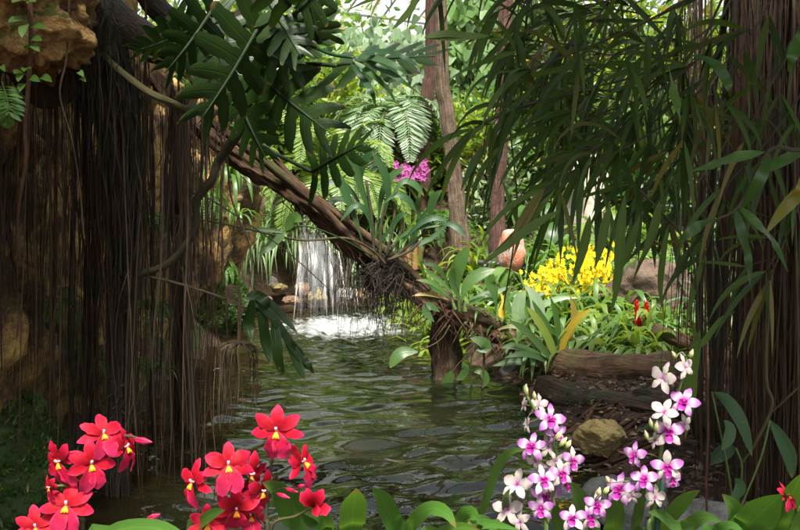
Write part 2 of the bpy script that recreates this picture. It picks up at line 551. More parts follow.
def water_mat():
    m, nt = new_mat('pool_water')
    geo = nd(nt, 'ShaderNodeNewGeometry')
    pos = geo.outputs['Position']
    sp = nd(nt, 'ShaderNodeSeparateXYZ')
    lk(nt, pos, sp.inputs[0])
    n1 = tex_noise(nt, pos, 1.3, 4)
    base = ramp(nt, n1, [(.35, (.004, .006, .002)), (.55, (.01, .013, .005)), (.7, (.018, .017, .008))])
    # brown silt along the left edge
    lf = math_n(nt, 'MULTIPLY', math_n(nt, 'SUBTRACT', -.72, math_n(nt, 'ADD', sp.outputs[0], math_n(nt, 'MULTIPLY', n1, .4))), 1.2, clamp=True)
    base = mixc(nt, lf, base, ramp(nt, tex_noise(nt, pos, 2.2, 5), [(.35, (.008, .005, .002)), (.6, (.032, .02, .008))]))
    # foam under the falls
    ex = math_n(nt, 'DIVIDE', math_n(nt, 'ADD', sp.outputs[0], .62), 1.25)
    ey = math_n(nt, 'DIVIDE', math_n(nt, 'SUBTRACT', sp.outputs[1], 10.1), 1.5)
    d = math_n(nt, 'SQRT', math_n(nt, 'ADD', math_n(nt, 'MULTIPLY', ex, ex), math_n(nt, 'MULTIPLY', ey, ey)))
    st = nd(nt, 'ShaderNodeVectorMath', operation='MULTIPLY')
    lk(nt, pos, st.inputs[0])
    st.inputs[1].default_value = (5, 9, 5)
    fn = tex_noise(nt, st.outputs[0], 1.4, 6, .7, .5)
    fm = math_n(nt, 'MULTIPLY', math_n(nt, 'SUBTRACT', math_n(nt, 'ADD', math_n(nt, 'SUBTRACT', .72, d), math_n(nt, 'MULTIPLY', math_n(nt, 'SUBTRACT', fn, .5), 1.7)), .1), 2.2, clamp=True)
    col = mixc(nt, fm, base, (.34, .355, .35))
    rg = math_n(nt, 'ADD', .025, math_n(nt, 'MULTIPLY', fm, .5))
    p = principled(nt, col, rg, .5)
    p.inputs['IOR'].default_value = 1.5
    bn = tex_noise(nt, st.outputs[0], 1.2, 3, .5, .3)
    lk(nt, bump(nt, bn, .2, .02), p.inputs['Normal'])
    out(nt, p.outputs[0])
    return m
M['water'] = water_mat()

def fall_mat():
    m, nt = new_mat('falling_water')
    uv = nd(nt, 'ShaderNodeUVMap')
    sep = nd(nt, 'ShaderNodeSeparateXYZ')
    lk(nt, uv.outputs[0], sep.inputs[0])
    c = nd(nt, 'ShaderNodeCombineXYZ')
    geo = nd(nt, 'ShaderNodeNewGeometry')
    lk(nt, math_n(nt, 'ADD', math_n(nt, 'MULTIPLY', sep.outputs[0], 1.6), math_n(nt, 'MULTIPLY', geo.outputs['Random Per Island'], 50)), c.inputs[0])
    lk(nt, math_n(nt, 'MULTIPLY', sep.outputs[1], 9), c.inputs[1])
    n = tex_noise(nt, c.outputs[0], 1.5, 4, .6)
    a = math_n(nt, 'MULTIPLY', math_n(nt, 'SUBTRACT', n, .3), 2.2, clamp=True)
    a = math_n(nt, 'MULTIPLY', math_n(nt, 'MULTIPLY', a, .1), math_n(nt, 'SUBTRACT', 1.0, math_n(nt, 'POWER', math_n(nt, 'ABSOLUTE', math_n(nt, 'SUBTRACT', math_n(nt, 'MULTIPLY', sep.outputs[0], 2.0), 1.0)), 1.5)))
    df = nd(nt, 'ShaderNodeBsdfDiffuse'); df.inputs[0].default_value = (.85, .88, .88, 1)
    tl = nd(nt, 'ShaderNodeBsdfTranslucent'); tl.inputs[0].default_value = (.85, .88, .88, 1)
    gl = nd(nt, 'ShaderNodeBsdfGlossy'); gl.inputs['Roughness'].default_value = .15
    m1 = nd(nt, 'ShaderNodeMixShader'); m1.inputs[0].default_value = .5
    lk(nt, df.outputs[0], m1.inputs[1]); lk(nt, tl.outputs[0], m1.inputs[2])
    m2 = nd(nt, 'ShaderNodeMixShader'); m2.inputs[0].default_value = .12
    lk(nt, m1.outputs[0], m2.inputs[1]); lk(nt, gl.outputs[0], m2.inputs[2])
    tp = nd(nt, 'ShaderNodeBsdfTransparent')
    m3 = nd(nt, 'ShaderNodeMixShader')
    lk(nt, a, m3.inputs[0]); lk(nt, tp.outputs[0], m3.inputs[1]); lk(nt, m2.outputs[0], m3.inputs[2])
    out(nt, m3.outputs[0])
    return m
M['fall'] = fall_mat()

def pane_mat():
    m, nt = new_mat('milky_glass')
    obj = nd(nt, 'ShaderNodeTexCoord').outputs['Object']
    c = mixc(nt, tex_noise(nt, obj, 1.2, 4), (.74, .77, .76), (.86, .88, .87))
    p = principled(nt, c, .25, .5)
    tl = nd(nt, 'ShaderNodeBsdfTranslucent')
    lk(nt, c, tl.inputs[0])
    mx = nd(nt, 'ShaderNodeMixShader'); mx.inputs[0].default_value = .75
    lk(nt, p.outputs[0], mx.inputs[1]); lk(nt, tl.outputs[0], mx.inputs[2])
    out(nt, mx.outputs[0])
    return m
M['pane'] = pane_mat()

# ------------------------------------------------------------------ world, sun, camera
w = bpy.data.worlds.new("World")
SC.world = w
w.use_nodes = True
nt = w.node_tree
nt.nodes.clear()
SUN_EL, SUN_AZ = 60.0, 176.0     # azimuth clockwise from +Y
sky = nd(nt, 'ShaderNodeTexSky', sky_type='NISHITA', sun_disc=False)
sky.sun_elevation = math.radians(SUN_EL)
sky.sun_rotation = math.radians(SUN_AZ)
sky.air_density = 1.0
sky.dust_density = 3.0
bg = nd(nt, 'ShaderNodeBackground')
bg.inputs['Strength'].default_value = .1
hs = nd(nt, 'ShaderNodeHueSaturation')      # milky, overcast-white sky seen through greenhouse glass
hs.inputs['Saturation'].default_value = .35
hs.inputs['Value'].default_value = 1.15
lk(nt, sky.outputs[0], hs.inputs['Color'])
lk(nt, hs.outputs[0], bg.inputs[0])
wo = nd(nt, 'ShaderNodeOutputWorld')
lk(nt, bg.outputs[0], wo.inputs[0])
sl = bpy.data.lights.new('sun', 'SUN')
sl.energy = 4.6
sl.angle = math.radians(13)
sl.color = (1.0, .95, .86)
so = bpy.data.objects.new('sun', sl)
COL.objects.link(so)
sd_ = V((math.sin(math.radians(SUN_AZ)) * math.cos(math.radians(SUN_EL)), math.cos(math.radians(SUN_AZ)) * math.cos(math.radians(SUN_EL)), math.sin(math.radians(SUN_EL))))
so.rotation_euler = sd_.to_track_quat('Z', 'Y').to_euler()
so.location = (0, 0, 30)

cd = bpy.data.cameras.new('camera')
cd.sensor_fit = 'HORIZONTAL'
cd.sensor_width = 36
cd.lens = FPX * 36 / 800
cd.clip_start = .05
cd.clip_end = 1000
co = bpy.data.objects.new('camera', cd)
COL.objects.link(co)
co.location = CAM
co.rotation_euler = (math.pi / 2 - TH, 0, 0)
SC.camera = co
SC.view_settings.view_transform = 'Standard'
SC.view_settings.look = 'None'
SC.view_settings.exposure = 1.35
SC.view_settings.gamma = 1
SC.view_settings.use_curve_mapping = False
SC.render.engine = 'CYCLES'
SC.cycles.use_denoising = True
try:
    SC.cycles.denoiser = 'OPENIMAGEDENOISE'
    SC.cycles.denoising_input_passes = 'RGB_ALBEDO_NORMAL'
except Exception:
    pass
SC.cycles.max_bounces = 7
SC.cycles.diffuse_bounces = 3
SC.cycles.glossy_bounces = 3
SC.cycles.transmission_bounces = 4
SC.cycles.transparent_max_bounces = 12
SC.cycles.sample_clamp_indirect = 6

# ------------------------------------------------------------------ terrain and water
POOL = [(-2.1, 2.95), (.85, 2.95), (.98, 3.6), (1.06, 4.4), (1.08, 5.1), (1.0, 6.2), (.82, 7.2), (.6, 7.9), (.5, 9), (.42, 10.2), (.3, 11.4),
        (-.6, 11.8), (-1.6, 11.6), (-2.1, 11.0), (-1.75, 10.5), (-1.85, 9.5), (-1.85, 7.5), (-1.75, 6), (-1.8, 4.6), (-1.95, 3.4)]

def sdist(x, y):
    best = 1e9
    inside = False
    n = len(POOL)
    for i in range(n):
        ax, ay = POOL[i]
        bx, by = POOL[(i + 1) % n]
        ex, ey = bx - ax, by - ay
        t = max(0, min(1, ((x - ax) * ex + (y - ay) * ey) / (ex * ex + ey * ey)))
        d = math.hypot(x - ax - ex * t, y - ay - ey * t)
        best = min(best, d)
        if (ay > y) != (by > y) and x < (bx - ax) * (y - ay) / (by - ay) + ax:
            inside = not inside
    return -best if inside else best

def ground(x, y):
    d = sdist(x, y)
    if d < 0:
        return -.02 - .45 * smooth(-d / .6)
    z = -.02 + .2 * smooth(d / .3)
    if y > 3:
        z += .12 * max(0, min(8, y - 5.5)) * smooth(d / .9) * smooth((x + 1.2) / 1.2 if y < 11 else 1)
        z += .35 * smooth((y - 11.9) / 1.2)
    if x < -1.6:
        z += .25 * smooth((-1.7 - x) / 1.0)
    if y < 3.2:
        z += .06 * smooth((3.0 - y) / 1.5)
    z = min(z, 1.6)
    a = smooth(d / .3)
    z += a * (.05 * noise.noise(V((x * 1.7, y * 1.7, 0))) + .02 * noise.noise(V((x * 6, y * 6, 3))))
    return z

def axis(a, b, step, far):
    xs = list(np.arange(a, b + 1e-6, step))
    s, x, lo = step, a, []
    while x > -far:
        s *= 1.5; x -= s; lo.append(x)
    s, x, hi = step, b, []
    while x < far:
        s *= 1.5; x += s; hi.append(x)
    return lo[::-1] + xs + hi

xs, ys = axis(-4, 5, .11, 300), axis(1.5, 16, .13, 300)
mb = MB()
vs = [V((x, y, ground(x, y))) for y in ys for x in xs]
nx = len(xs)
fs = [(j * nx + i, j * nx + i + 1, (j + 1) * nx + i + 1, (j + 1) * nx + i) for j in range(len(ys) - 1) for i in range(nx - 1)]
mb.add(vs, fs, [(p.x, p.y) for p in vs])
structure(mb.build('ground', M['soil']))

# water surface with modelled waves spreading from the foot of the falls
wx, wy = np.arange(-2.7, 1.5, .024), np.arange(2.6, 12.1, .024)
X, Y = np.meshgrid(wx, wy)
rs = np.random.RandomState(3)
Z = np.zeros_like(X)
R = np.hypot(X + .6, Y - 10.3)
near = np.clip((12 - R) / 10, .45, 1)
for i in range(46):
    lam = rs.uniform(.1, .2) if i % 3 == 0 else rs.uniform(.24, .7)
    th = rs.normal(-1.57, .6)
    k = 2 * math.pi / lam
    ph = rs.uniform(0, 6.28)
    warp = .1 * np.sin(1.3 * X + rs.uniform(0, 6)) + .1 * np.sin(1.1 * Y + rs.uniform(0, 6)) + .03 * np.sin(4 * X + 3 * Y + ph)
    Z += lam * .0052 * np.sin(k * (np.cos(th) * X + np.sin(th) * Y + warp) + ph) * np.clip(.55 + .75 * np.sin(.9 * X + 1.5 * Y + ph), 0, 2)
for i in range(8):
    lam = rs.uniform(.16, .4)
    Z += lam * .006 * np.sin(2 * math.pi * R / lam + rs.uniform(0, 6))
chop = np.exp(-(R / 1.3) ** 2)
for i in range(14):
    k = rs.uniform(14, 45); th = rs.uniform(0, 6.28)
    Z += chop * .16 / k * np.sin(k * (np.cos(th) * X + np.sin(th) * Y) + rs.uniform(0, 6))
Z *= 1.12
mb = MB()
nx, ny = len(wx), len(wy)
vs = [V((float(X[j, i]), float(Y[j, i]), float(Z[j, i]))) for j in range(ny) for i in range(nx)]
fs = [(j * nx + i, j * nx + i + 1, (j + 1) * nx + i + 1, (j + 1) * nx + i) for j in range(ny - 1) for i in range(nx - 1)]
mb.add(vs, fs, [(p.x, p.y) for p in vs])
structure(mb.build('pool_water', M['water']))

# ------------------------------------------------------------------ rocks
def rock(name, c, r, mat, label, cat='rock', group=None, seed=0, sub=3, rough=.3, flat=.8, build=True):
    """irregular faceted stone: noise-pushed icosphere"""
    import bmesh
    bm = bmesh.new()
    bmesh.ops.create_icosphere(bm, subdivisions=sub, radius=1)
    off = V((seed * 3.1, seed * 1.7, seed * .9))
    planes = []
    rr = random.Random(seed * 77 + 5)
    for i in range(9):
        d = V((rr.gauss(0, 1), rr.gauss(0, 1), rr.gauss(0, 1))).normalized()
        planes.append((d, rr.uniform(.62, .92)))
    mb = MB()
    vs = []
    for v in bm.verts:
        p = v.co.copy()
        for d, h in planes:
            e = p.dot(d) - h
            if e > 0:
                p -= d * e * .8
        p *= 1 + rough * .5 * noise.noise(p * 1.4 + off) + rough * .28 * noise.noise(p * 4 + off) + rough * .12 * noise.noise(p * 11 + off)
        vs.append(V((p.x * r[0], p.y * r[1], p.z * r[2])) + V(c))
    mb.add(vs, [tuple(q.index for q in f.verts) for f in bm.faces], [(v.co.x, v.co.y) for v in bm.verts])
    bm.free()
    o = mb.build(name, mat, loc=(c[0], c[1], c[2] - r[2] * .6))
    if label:
        tag(o, label, cat, group)
    return o

# the cliff behind the hanging roots
CL = [(-2.5, 1.2, 3.3), (-2.25, 2.4, 3.3), (-2.1, 3.4, 3.3), (-2.0, 4.4, 3.3), (-1.95, 5.5, 3.1), (-2.0, 7, 2.65), (-2.08, 8.5, 2.6), (-1.95, 9.4, 2.2), (-1.78, 9.95, 1.65), (-2.0, 10.5, 1.3), (-2.7, 11.0, 1.2), (-4, 11.5, 1.3), (-6.5, 12, 1.4)]
mb = MB()
pts = catmull([V(c) for c in CL], 260)
nv = 80
vs, uvs = [], []
for i, c in enumerate(pts):
    t = (pts[min(i + 1, 260)] - pts[max(i - 1, 0)])
    nrm = V((t.y, -t.x, 0)).normalized()      # towards the pool
    for k in range(nv + 1):
        v = k / nv
        if v < .78:
            q = v / .78
            z = -.5 + (c.z + .5) * q
            p = V((c.x, c.y, z)) + nrm * (.16 * math.sin(q * 9 + i * .07) * .5 + .12 * q)
            amp = 1.0
        else:
            q = (v - .78) / .22
            p = V((c.x, c.y, c.z)) - nrm * (q * 4.2) + V((0, 0, .25 * q)) + nrm * .12
            amp = 1 - q * .3
        n_ = noise.noise(p * 1.1) * .28 + noise.noise(p * 2.7 + V((4, 2, 1))) * .17 + noise.noise(p * 6.5) * .1 + abs(noise.noise(p * 5 + V((9, 1, 3)))) * -.12 + noise.noise(p * 15) * .045
        p = p + nrm * n_ * amp + V((0, 0, n_ * .35 * amp))
        vs.append(p); uvs.append((i / 20, v * 3))
fs = [(i * (nv + 1) + k, (i + 1) * (nv + 1) + k, (i + 1) * (nv + 1) + k + 1, i * (nv + 1) + k + 1) for i in range(260) for k in range(nv)]
mb.add(vs, fs, uvs)
tag(mb.build('rock_cliff', M['cliff'], loc=(-2.2, 6, 0)), 'ochre and brown rock cliff behind the curtain of hanging roots on the left', 'cliff')

o = rock('rock_outcrop', P(14, 14, 3.5), (.26, .3, .25), M['ochre'], 'rough orange and yellow rock jutting out in the top left corner above the hanging roots', seed=3, sub=6, rough=.95)
rock('boulder', G(597, 4.95, .16) + V((0, 0, -.01)), (.16, .14, .1), M['boulder'], 'rounded tan boulder on the bark-strewn bank in front of the fallen log', 'boulder', seed=5, sub=5, rough=.42)
rock('pool_stone', G(516, 7.35, .02), (.14, .12, .09), M['greyrock'], 'small grey stone at the water edge below the leaning log', 'stone', seed=8, sub=4)
rock('grey_boulder', G(622, 4.05, .1), (.2, .2, .14), M['greyrock'], 'grey wet boulder at the water edge behind the purple and white orchids', 'boulder', seed=12, sub=4)
rock('grey_boulder', G(705, 3.35, .22), (.24, .15, .13), M['greyrock'], 'flat grey boulder low among leaves at the foot of the right root pillar', 'boulder', seed=14, sub=4)
rock('brown_boulder', G(648, 8.0, .62), (.42, .3, .3), M['brownrock'], 'large dark brown boulder behind the two red flower spikes', 'boulder', seed=16, sub=5, rough=.35)
rock('reddish_stone', G(512, 9.4, .9), (.17, .16, .24), M['redrock'], 'upright stone with red lichen beside the reddish trunk', 'stone', seed=19, sub=4, rough=.2)
rock('pale_standing_stone', G(585, 11.5, 1.45), (.33, .28, .75), M['palerock'], 'tall pale beige stone behind the yellow orchids', 'stone', seed=21, sub=4, rough=.25)
STONES = [(262, 300, 11.3, .16, 'pinkrock', 'pinkish stone nearest the cliff in the heap at the far edge of the pool'),
          (280, 288, 11.6, .13, 'boulder', 'mossy yellow stone on top of the heap left of the waterfall'),
          (291, 300, 11.2, .12, 'pinkrock', 'small pink stone at the water line in the heap left of the waterfall'),
          (302, 290, 11.5, .17, 'pinkrock', 'brown upright stone in the middle of the heap left of the waterfall'),
          (318, 297, 11.3, .19, 'boulder', 'large tan stone at the foot of the waterfall'),
          (272, 283, 11.9, .17, 'greyrock', 'grey stone at the back of the heap by the far shore'),
          (245, 293, 11.2, .13, 'boulder', 'yellow stone between the mossy cliff foot and the stone heap'),
          (345, 293, 11.6, .17, 'greyrock', 'grey stone right of the falling water'),
          (365, 296, 11.5, .15, 'pinkrock', 'pinkish stone below the root ball of the leaning log'),
          (392, 292, 11.5, .18, 'brownrock', 'dark brown stone at the far shore below the leaning log'),
          (335, 284, 11.95, .2, 'brownrock', 'wet brown stone directly behind the falling water')]
for i, (px, py, y, r, mt, lb) in enumerate(STONES):
    c = P(px, py, y)
    r *= .82
    rock('stone', c, (r * ru(.8, 1.35), r, r * ru(.6, .95)), M[mt if mt != 'boulder' else 'farstone'], lb, 'stone', 'stones heaped at the far edge of the pool', seed=30 + i, sub=4, rough=.55)

# moss covered mounds
def mossy(name, c, r, label, seed, ntuft, tl=.05):
    o = rock(name, c, r, M['moss'], label, 'moss', seed=seed, sub=5, rough=.5)
    me = o.data
    mb = MB()
    vv = [v.co for v in me.vertices]
    nn = [v.normal for v in me.vertices]
    for k in range(ntuft):
        i = rnd.randrange(len(vv))
        if nn[i].z < -.3:
            continue
        p = vv[i] + o.location + rv(.008)
        for q in range(3):
            leafq(mb, p, nn[i] + rv(.55) + V((0, 0, .3)), rv(1), tl * ru(.5, 1.2), tl * .3)
    t = mb.build('moss_tuft', M['mid'], o)
    t['kind'] = 'stuff'
    return o
mossy('mossy_bank', V((-2.08, 4.25, .12)), (.5, .75, .36), 'dark moss covered mound in the bottom left corner', 41, 4200, .045)
mossy('mossy_bank', V((-2.12, 9.7, .25)), (.44, .8, .42), 'bright green mossy hump at the water edge below the yellow rock face', 43, 5200, .07)

# leaf litter and bark chips on the right bank
mb = MB()
for k in range(7500):
    x, y = ru(.9, 3.6), ru(3.0, 7.2)
    if sdist(x, y) < .02:
        continue
    z = ground(x, y) + ru(.0, .03)
    d = V((rnd.gauss(0, 1), rnd.gauss(0, 1), rnd.gauss(0, .25)))
    L = ru(.02, .075)
    leafq(mb, V((x, y, z)), d, V((rnd.gauss(0, .4), rnd.gauss(0, .4), 1)), L, L * ru(.25, .6), 0, ru(-.1, .4))
tag(mb.build('leaf_litter', M['litter']), 'brown leaf litter and bark chips scattered over the right bank', 'leaf litter', kind='stuff')

mb = MB()
for k in range(900):
    x, y = ru(-1.5, 2.2), ru(2.0, 2.9)
    leafq(mb, V((x, y, ground(x, y) + .01)), V((rnd.gauss(0, 1), rnd.gauss(0, 1), .1)), UP, ru(.03, .08), .025)
tag(mb.build('leaf_litter', M['litter']), 'brown leaf litter on the near bank below the flowers', 'leaf litter', kind='stuff')
#PART2

# ================================================================== strangler fig on the left
fig = thing('strangler_fig', (-1.9, 4.3, 0), 'dark strangler fig trailing a dense curtain of brown aerial roots on the left', 'tree')
mb = MB()
limb = [P(30, -130, 3.5), P(72, -10, 3.75), P(100, 45, 3.95), P(118, 110, 4.1), P(121, 200, 4.2), P(119, 320, 4.3), P(118, 440, 4.35), G(117, 4.4, -.3)]
tube(mb, limb, [.15, .13, .1, .07, .045, .036, .036, .032], 18, 90, 0, .22, 5, lobes=5, lobe_amp=.16, twist=2)
mb.build('trunk', M['root_dark'], fig)
mb = MB()
tube(mb, [P(60, -30, 3.8), P(120, 22, 3.95), P(165, 45, 4.1), P(205, 58, 4.3), P(250, 74, 4.6)], [.1, .085, .06, .05, .03], 14, 40, 0, .2, 5)
mb.build('branch', M['root_dark'], fig)
mb = MB()
tube(mb, [P(130, -40, 4.4), P(160, 10, 4.5), P(200, 30, 4.6), P(235, 20, 4.8), P(268, -10, 5)], [.07, .06, .05, .04, .03], 12, 40, 0, .2, 5)
mb.build('branch', M['root_dark'], fig)
mb = MB()
tube(mb, [P(10, 60, 4.0), P(50, 95, 4.0), P(95, 60, 3.95)], [.06, .06, .08], 12, 24, 0, .25, 5)
mb.build('branch', M['root_dark'], fig)
# leaf masses out of view overhead, added to shade the foreground
def shade_canopy(name, mat, parent, n, samp, L, seed, twigs=None):
    r = random.Random(seed)
    mb = MB()
    cl = [samp(r) for i in range(n // 22)]
    for c in cl:
        for k in range(22):
            p = c + V((r.gauss(0, .22), r.gauss(0, .22), r.gauss(0, .12)))
            d = V((r.gauss(0, 1), r.gauss(0, 1), r.gauss(-.3, .4)))
            l = L * r.uniform(.7, 1.3)
            leafq(mb, p, d, V((r.gauss(0, .5), r.gauss(0, .5), 1)), l, l * .42)
    mb.build(name, mat, parent)
def samp_left(r):
    while True:
        x, y, z = r.uniform(-4.6, -.75), r.uniform(.4, 6.2), r.uniform(3.0, 4.4)
        if z < 2.0 + .22 * y:
            continue
        if x > -1.0 - .05 * y + .25 * math.sin(y * 2):
            continue
        return V((x, y, z))
shade_canopy('shade_crown', M['fig_leaf'], fig, 10000, samp_left, .24, 5)  # unseen leaves, added to shade the cliff and hanging roots

def wiggle_root(mb, px, y0, y1, Yd, r, water=False, spread=6, mat=0, sides=5):
    n = 9
    pts = []
    dx = ru(-spread, spread)
    wf, wa = ru(3, 11), ru(.4, 4.5) * (1.4 if r < .003 else .7)
    ph = ru(0, 6)
    for i in range(n + 1):
        t = i / n
        yy = lerp(y0, y1, t)
        xx = px + dx * t + math.sin(ph + t * wf) * wa * (.6 + t) + ru(-1, 1) * min(2.2, wa * .6)
        pts.append(P(xx, yy, Yd + t * .08 + .02 * math.sin(ph * 2 + t * 5)))
    if water:
        e = pts[-1]
        pts.append(V((e.x, e.y, -.06)))
    tube(mb, pts, [r, r * ru(.8, 1.1), r * ru(.6, 1), r * .5], sides, 22, mat, .2, 11)
    for q in range(rnd.choice((0, 0, 1, 1, 2))):
        i = rnd.randrange(2, len(pts) - 2)
        p = pts[i]
        L = ru(.1, .5)
        s = ru(-.05, .05)
        tube(mb, [p, p + V((s, ru(-.03, .02), -L * .3)), p + V((s * 1.6, ru(-.04, .02), -L * .7)), p + V((s * ru(1, 2), ru(-.04, .02), -L))], [r * .6, r * .4, r * .2], 4, 9, mat, .1, 9)

# thick bundles that read as columns
def bundle(mb, top, bot, rad, n, r, wob=.03):
    for k in range(n):
        a = ru(0, 6.28); q = rad * math.sqrt(ru(0, 1))
        tw = ru(-1.6, 1.6)
        pts = []
        m = 9
        for i in range(m + 1):
            t = i / m
            o = V((math.cos(a + tw * t) * q, math.sin(a + tw * t) * q, 0)) * (1.25 - .4 * math.sin(math.pi * t))
            pts.append(top.lerp(bot, t) + o + V((ru(-wob, wob) * .45, ru(-wob, wob) * .45, 0)))
        tube(mb, pts, [r * ru(.5, 1.3), r * ru(.5, 1), r * ru(.4, 1.1)], 6, 40, 0, .25, 10)
mb = MB()
bundle(mb, P(180, 95, 5.3), G(181, 5.9, -.15), .055, 40, .008)
mb.build('root_column', M['root_red'], fig)
mb = MB()
bundle(mb, P(152, 110, 5.0), G(153, 5.4, -.15), .02, 4, .006)
mb.build('root_column', M['root'], fig)
mb = MB()
bundle(mb, P(92, 80, 4.3), G(88, 4.7, -.1), .045, 14, .007)
mb.build('root_column', M['root_dark'], fig)
mb = MB()      # rootlets clinging to the black column
for k in range(150):
    t0 = ru(0.15, .8); t1 = min(1, t0 + ru(.1, .5))
    c = catmull(limb, 60)
    seg = c[int(t0 * 60):int(t1 * 60) + 1][::3]
    if len(seg) < 2:
        continue
    a = ru(0, 6.28); q = lerp(.13, .05, smooth(t0 * 1.6))
    pts = [s + V((math.cos(a) * q, math.sin(a) * q, 0)) + V((ru(-.012, .012), ru(-.012, .012), 0)) for s in seg]
    tube(mb, pts, [.004, .006, .004], 4, len(pts) * 2, 0)
for k in range(500):     # short hairs
    c = rnd.choice(limb[1:-1]).lerp(rnd.choice(limb[2:-1]), ru(0, .2))
    i = rnd.randrange(1, 55)
    s = catmull(limb, 60)[i] if k % 25 == 0 else s
    s2 = s + V((ru(-.06, .06), ru(-.06, .0), ru(-.15, .15)))
    tube(mb, [s2, s2 + V((ru(-.04, .04), ru(-.05, .01), -.03)), s2 + V((ru(-.05, .05), ru(-.05, 0), ru(-.12, -.05)))], [.0025, .001], 4, 3, 0)
lcv = catmull(limb, 80)
for k in range(170):
    i = rnd.randrange(4, 44)
    s0 = lcv[i]; R_ = lerp(.15, .07, i / 44)
    a = ru(-2.9, .2)
    p = s0 + V((math.cos(a) * R_, math.sin(a) * R_ * .9, ru(-.03, .06)))
    L = ru(.15, .8)
    pts = [p]
    for j in range(5):
        pts.append(pts[-1] + V((rnd.gauss(0, .014), rnd.gauss(-.004, .01), -L / 5)))
    r = ru(.0012, .0035)
    tube(mb, pts, [r, r * .8, r * .4], 4, 12, 0, .15, 9)
o = mb.build('rootlet', M['root_dark'], fig); o['kind'] = 'stuff'
# the curtain: a hundred roots that show largest, the rest as one part
CLUMP = [(4, 5), (24, 3), (47, 4), (66, 3), (80, 5), (90, 4), (104, 5), (118, 9), (134, 3), (146, 2), (170, 5), (181, 6), (190, 4), (205, 2), (222, 3), (60, 30), (100, 50)]
def curtain_root(mb, k):
    u = ru(0, 1)
    cx, sx = rnd.choice(CLUMP)
    px = rnd.gauss(cx, sx)
    Yd = ru(3.6, 4.2) + px / 215 * ru(.4, 1.5)
    y0 = ru(-10, 120) if px < 150 else ru(60, 130)
    longr = ru(0, 1)
    if longr < .55:
        zz = 0 if Yd > 4.2 and px > 60 else .2
        y1 = 190 + 889 * (H - zz) / Yd
        y1 = min(y1, 545)
    else:
        y1 = ru(250, 470)
    return px, y0, y1, Yd
for k in range(100):
    mb = MB()
    px, y0, y1, Yd = curtain_root(mb, k)
    wiggle_root(mb, px, y0, y1, Yd, rnd.choice((ru(.002, .004), ru(.002, .004), ru(.004, .007))), spread=20)
    mb.build('aerial_root', M[('root', 'root', 'root_dark', 'root_red')[k % 4]], fig)
mb = MB()
for k in range(190):
    px, y0, y1, Yd = curtain_root(mb, k)
    wiggle_root(mb, px, y0, y1, Yd + ru(0, .5), ru(.001, .0032), spread=22, mat=rnd.choice((0, 0, 1, 2)), sides=4)
o = mb.build('aerial_root', [M['root'], M['root_dark'], M['root_red']], fig); o['kind'] = 'stuff'

# lone vines in front of and beside the curtain
def vine(px_pts, rad, mat, label, cat='vine', name='vine', group=None, n=60, bumpy=.12):
    mb = MB()
    pts = [P(*q) for q in px_pts]
    tube(mb, pts, rad, 8, n, 0, bumpy, 7)
    return tag(mb.build(name, mat, loc=pts[-1]), label, cat, group)
vine([(29, -25, 3.0), (31, 40, 3.0), (28, 90, 3.02), (25, 130, 3.0), (26, 160, 3.0), (18, 215, 3.05), (20, 260, 3.1)], [.009, .007, .006, .004], M['root_red'], 'reddish brown climbing stem hanging in front of the orange rock outcrop')
vine([(70, -15, 3.4), (68, 30, 3.4), (66, 62, 3.4), (60, 95, 3.4), (72, 140, 3.42), (80, 190, 3.5), (84, 240, 3.5)], [.004, .004, .003, .002], M['root'], 'thin yellowish vine right of the orange rock outcrop')
vine([(70, 20, 4.0), (110, 62, 3.85), (145, 90, 3.8), (165, 100, 3.8), (186, 109, 3.9), (193, 102, 3.95), (195, 84, 4.0), (176, 68, 4.1), (150, 60, 4.2)], [.016, .016, .017, .017, .016, .013], M['vine'], 'thick yellow green looped vine at the top of the root curtain')
vine([(241, 105, 4.0), (240, 128, 4.0), (230, 145, 4.05), (218, 162, 4.1), (212, 180, 4.1), (197, 200, 4.15), (195, 230, 4.2), (170, 262, 4.25), (140, 274, 4.3), (118, 280, 4.35)], [.028, .024, .021, .02, .018, .016, .013], M['darkstem'], 'dark jointed climber stem crossing the right side of the root curtain')
vine([(140, 274, 4.3), (180, 284, 4.25), (215, 295, 4.2), (240, 304, 4.2)], [.008, .006, .006], M['darkstem'], 'thin black aerial stem running from the root curtain to the hanging split leaf')
vine([(205, 110, 5.5), (225, 150, 5.6), (232, 200, 5.7), (252, 260, 5.6), (238, 330, 5.4)], [.008, .006, .004], M['root'], 'thin brown root hanging between the cliff and the leaning log')
vine([(170, 215, 5.2), (230, 225, 5.6), (300, 240, 6.2), (345, 238, 6.4), (372, 250, 6.6), (385, 264, 6.7)], [.005, .007, .008, .009, .009], M['vine'], 'slender pale stem stretching from the root curtain to the root ball of the log')
vine([(195, 190, 5.2), (235, 215, 5.4), (285, 250, 5.7), (330, 290, 6)], [.004, .004, .003], M['root'], 'hair thin stem in front of the waterfall')

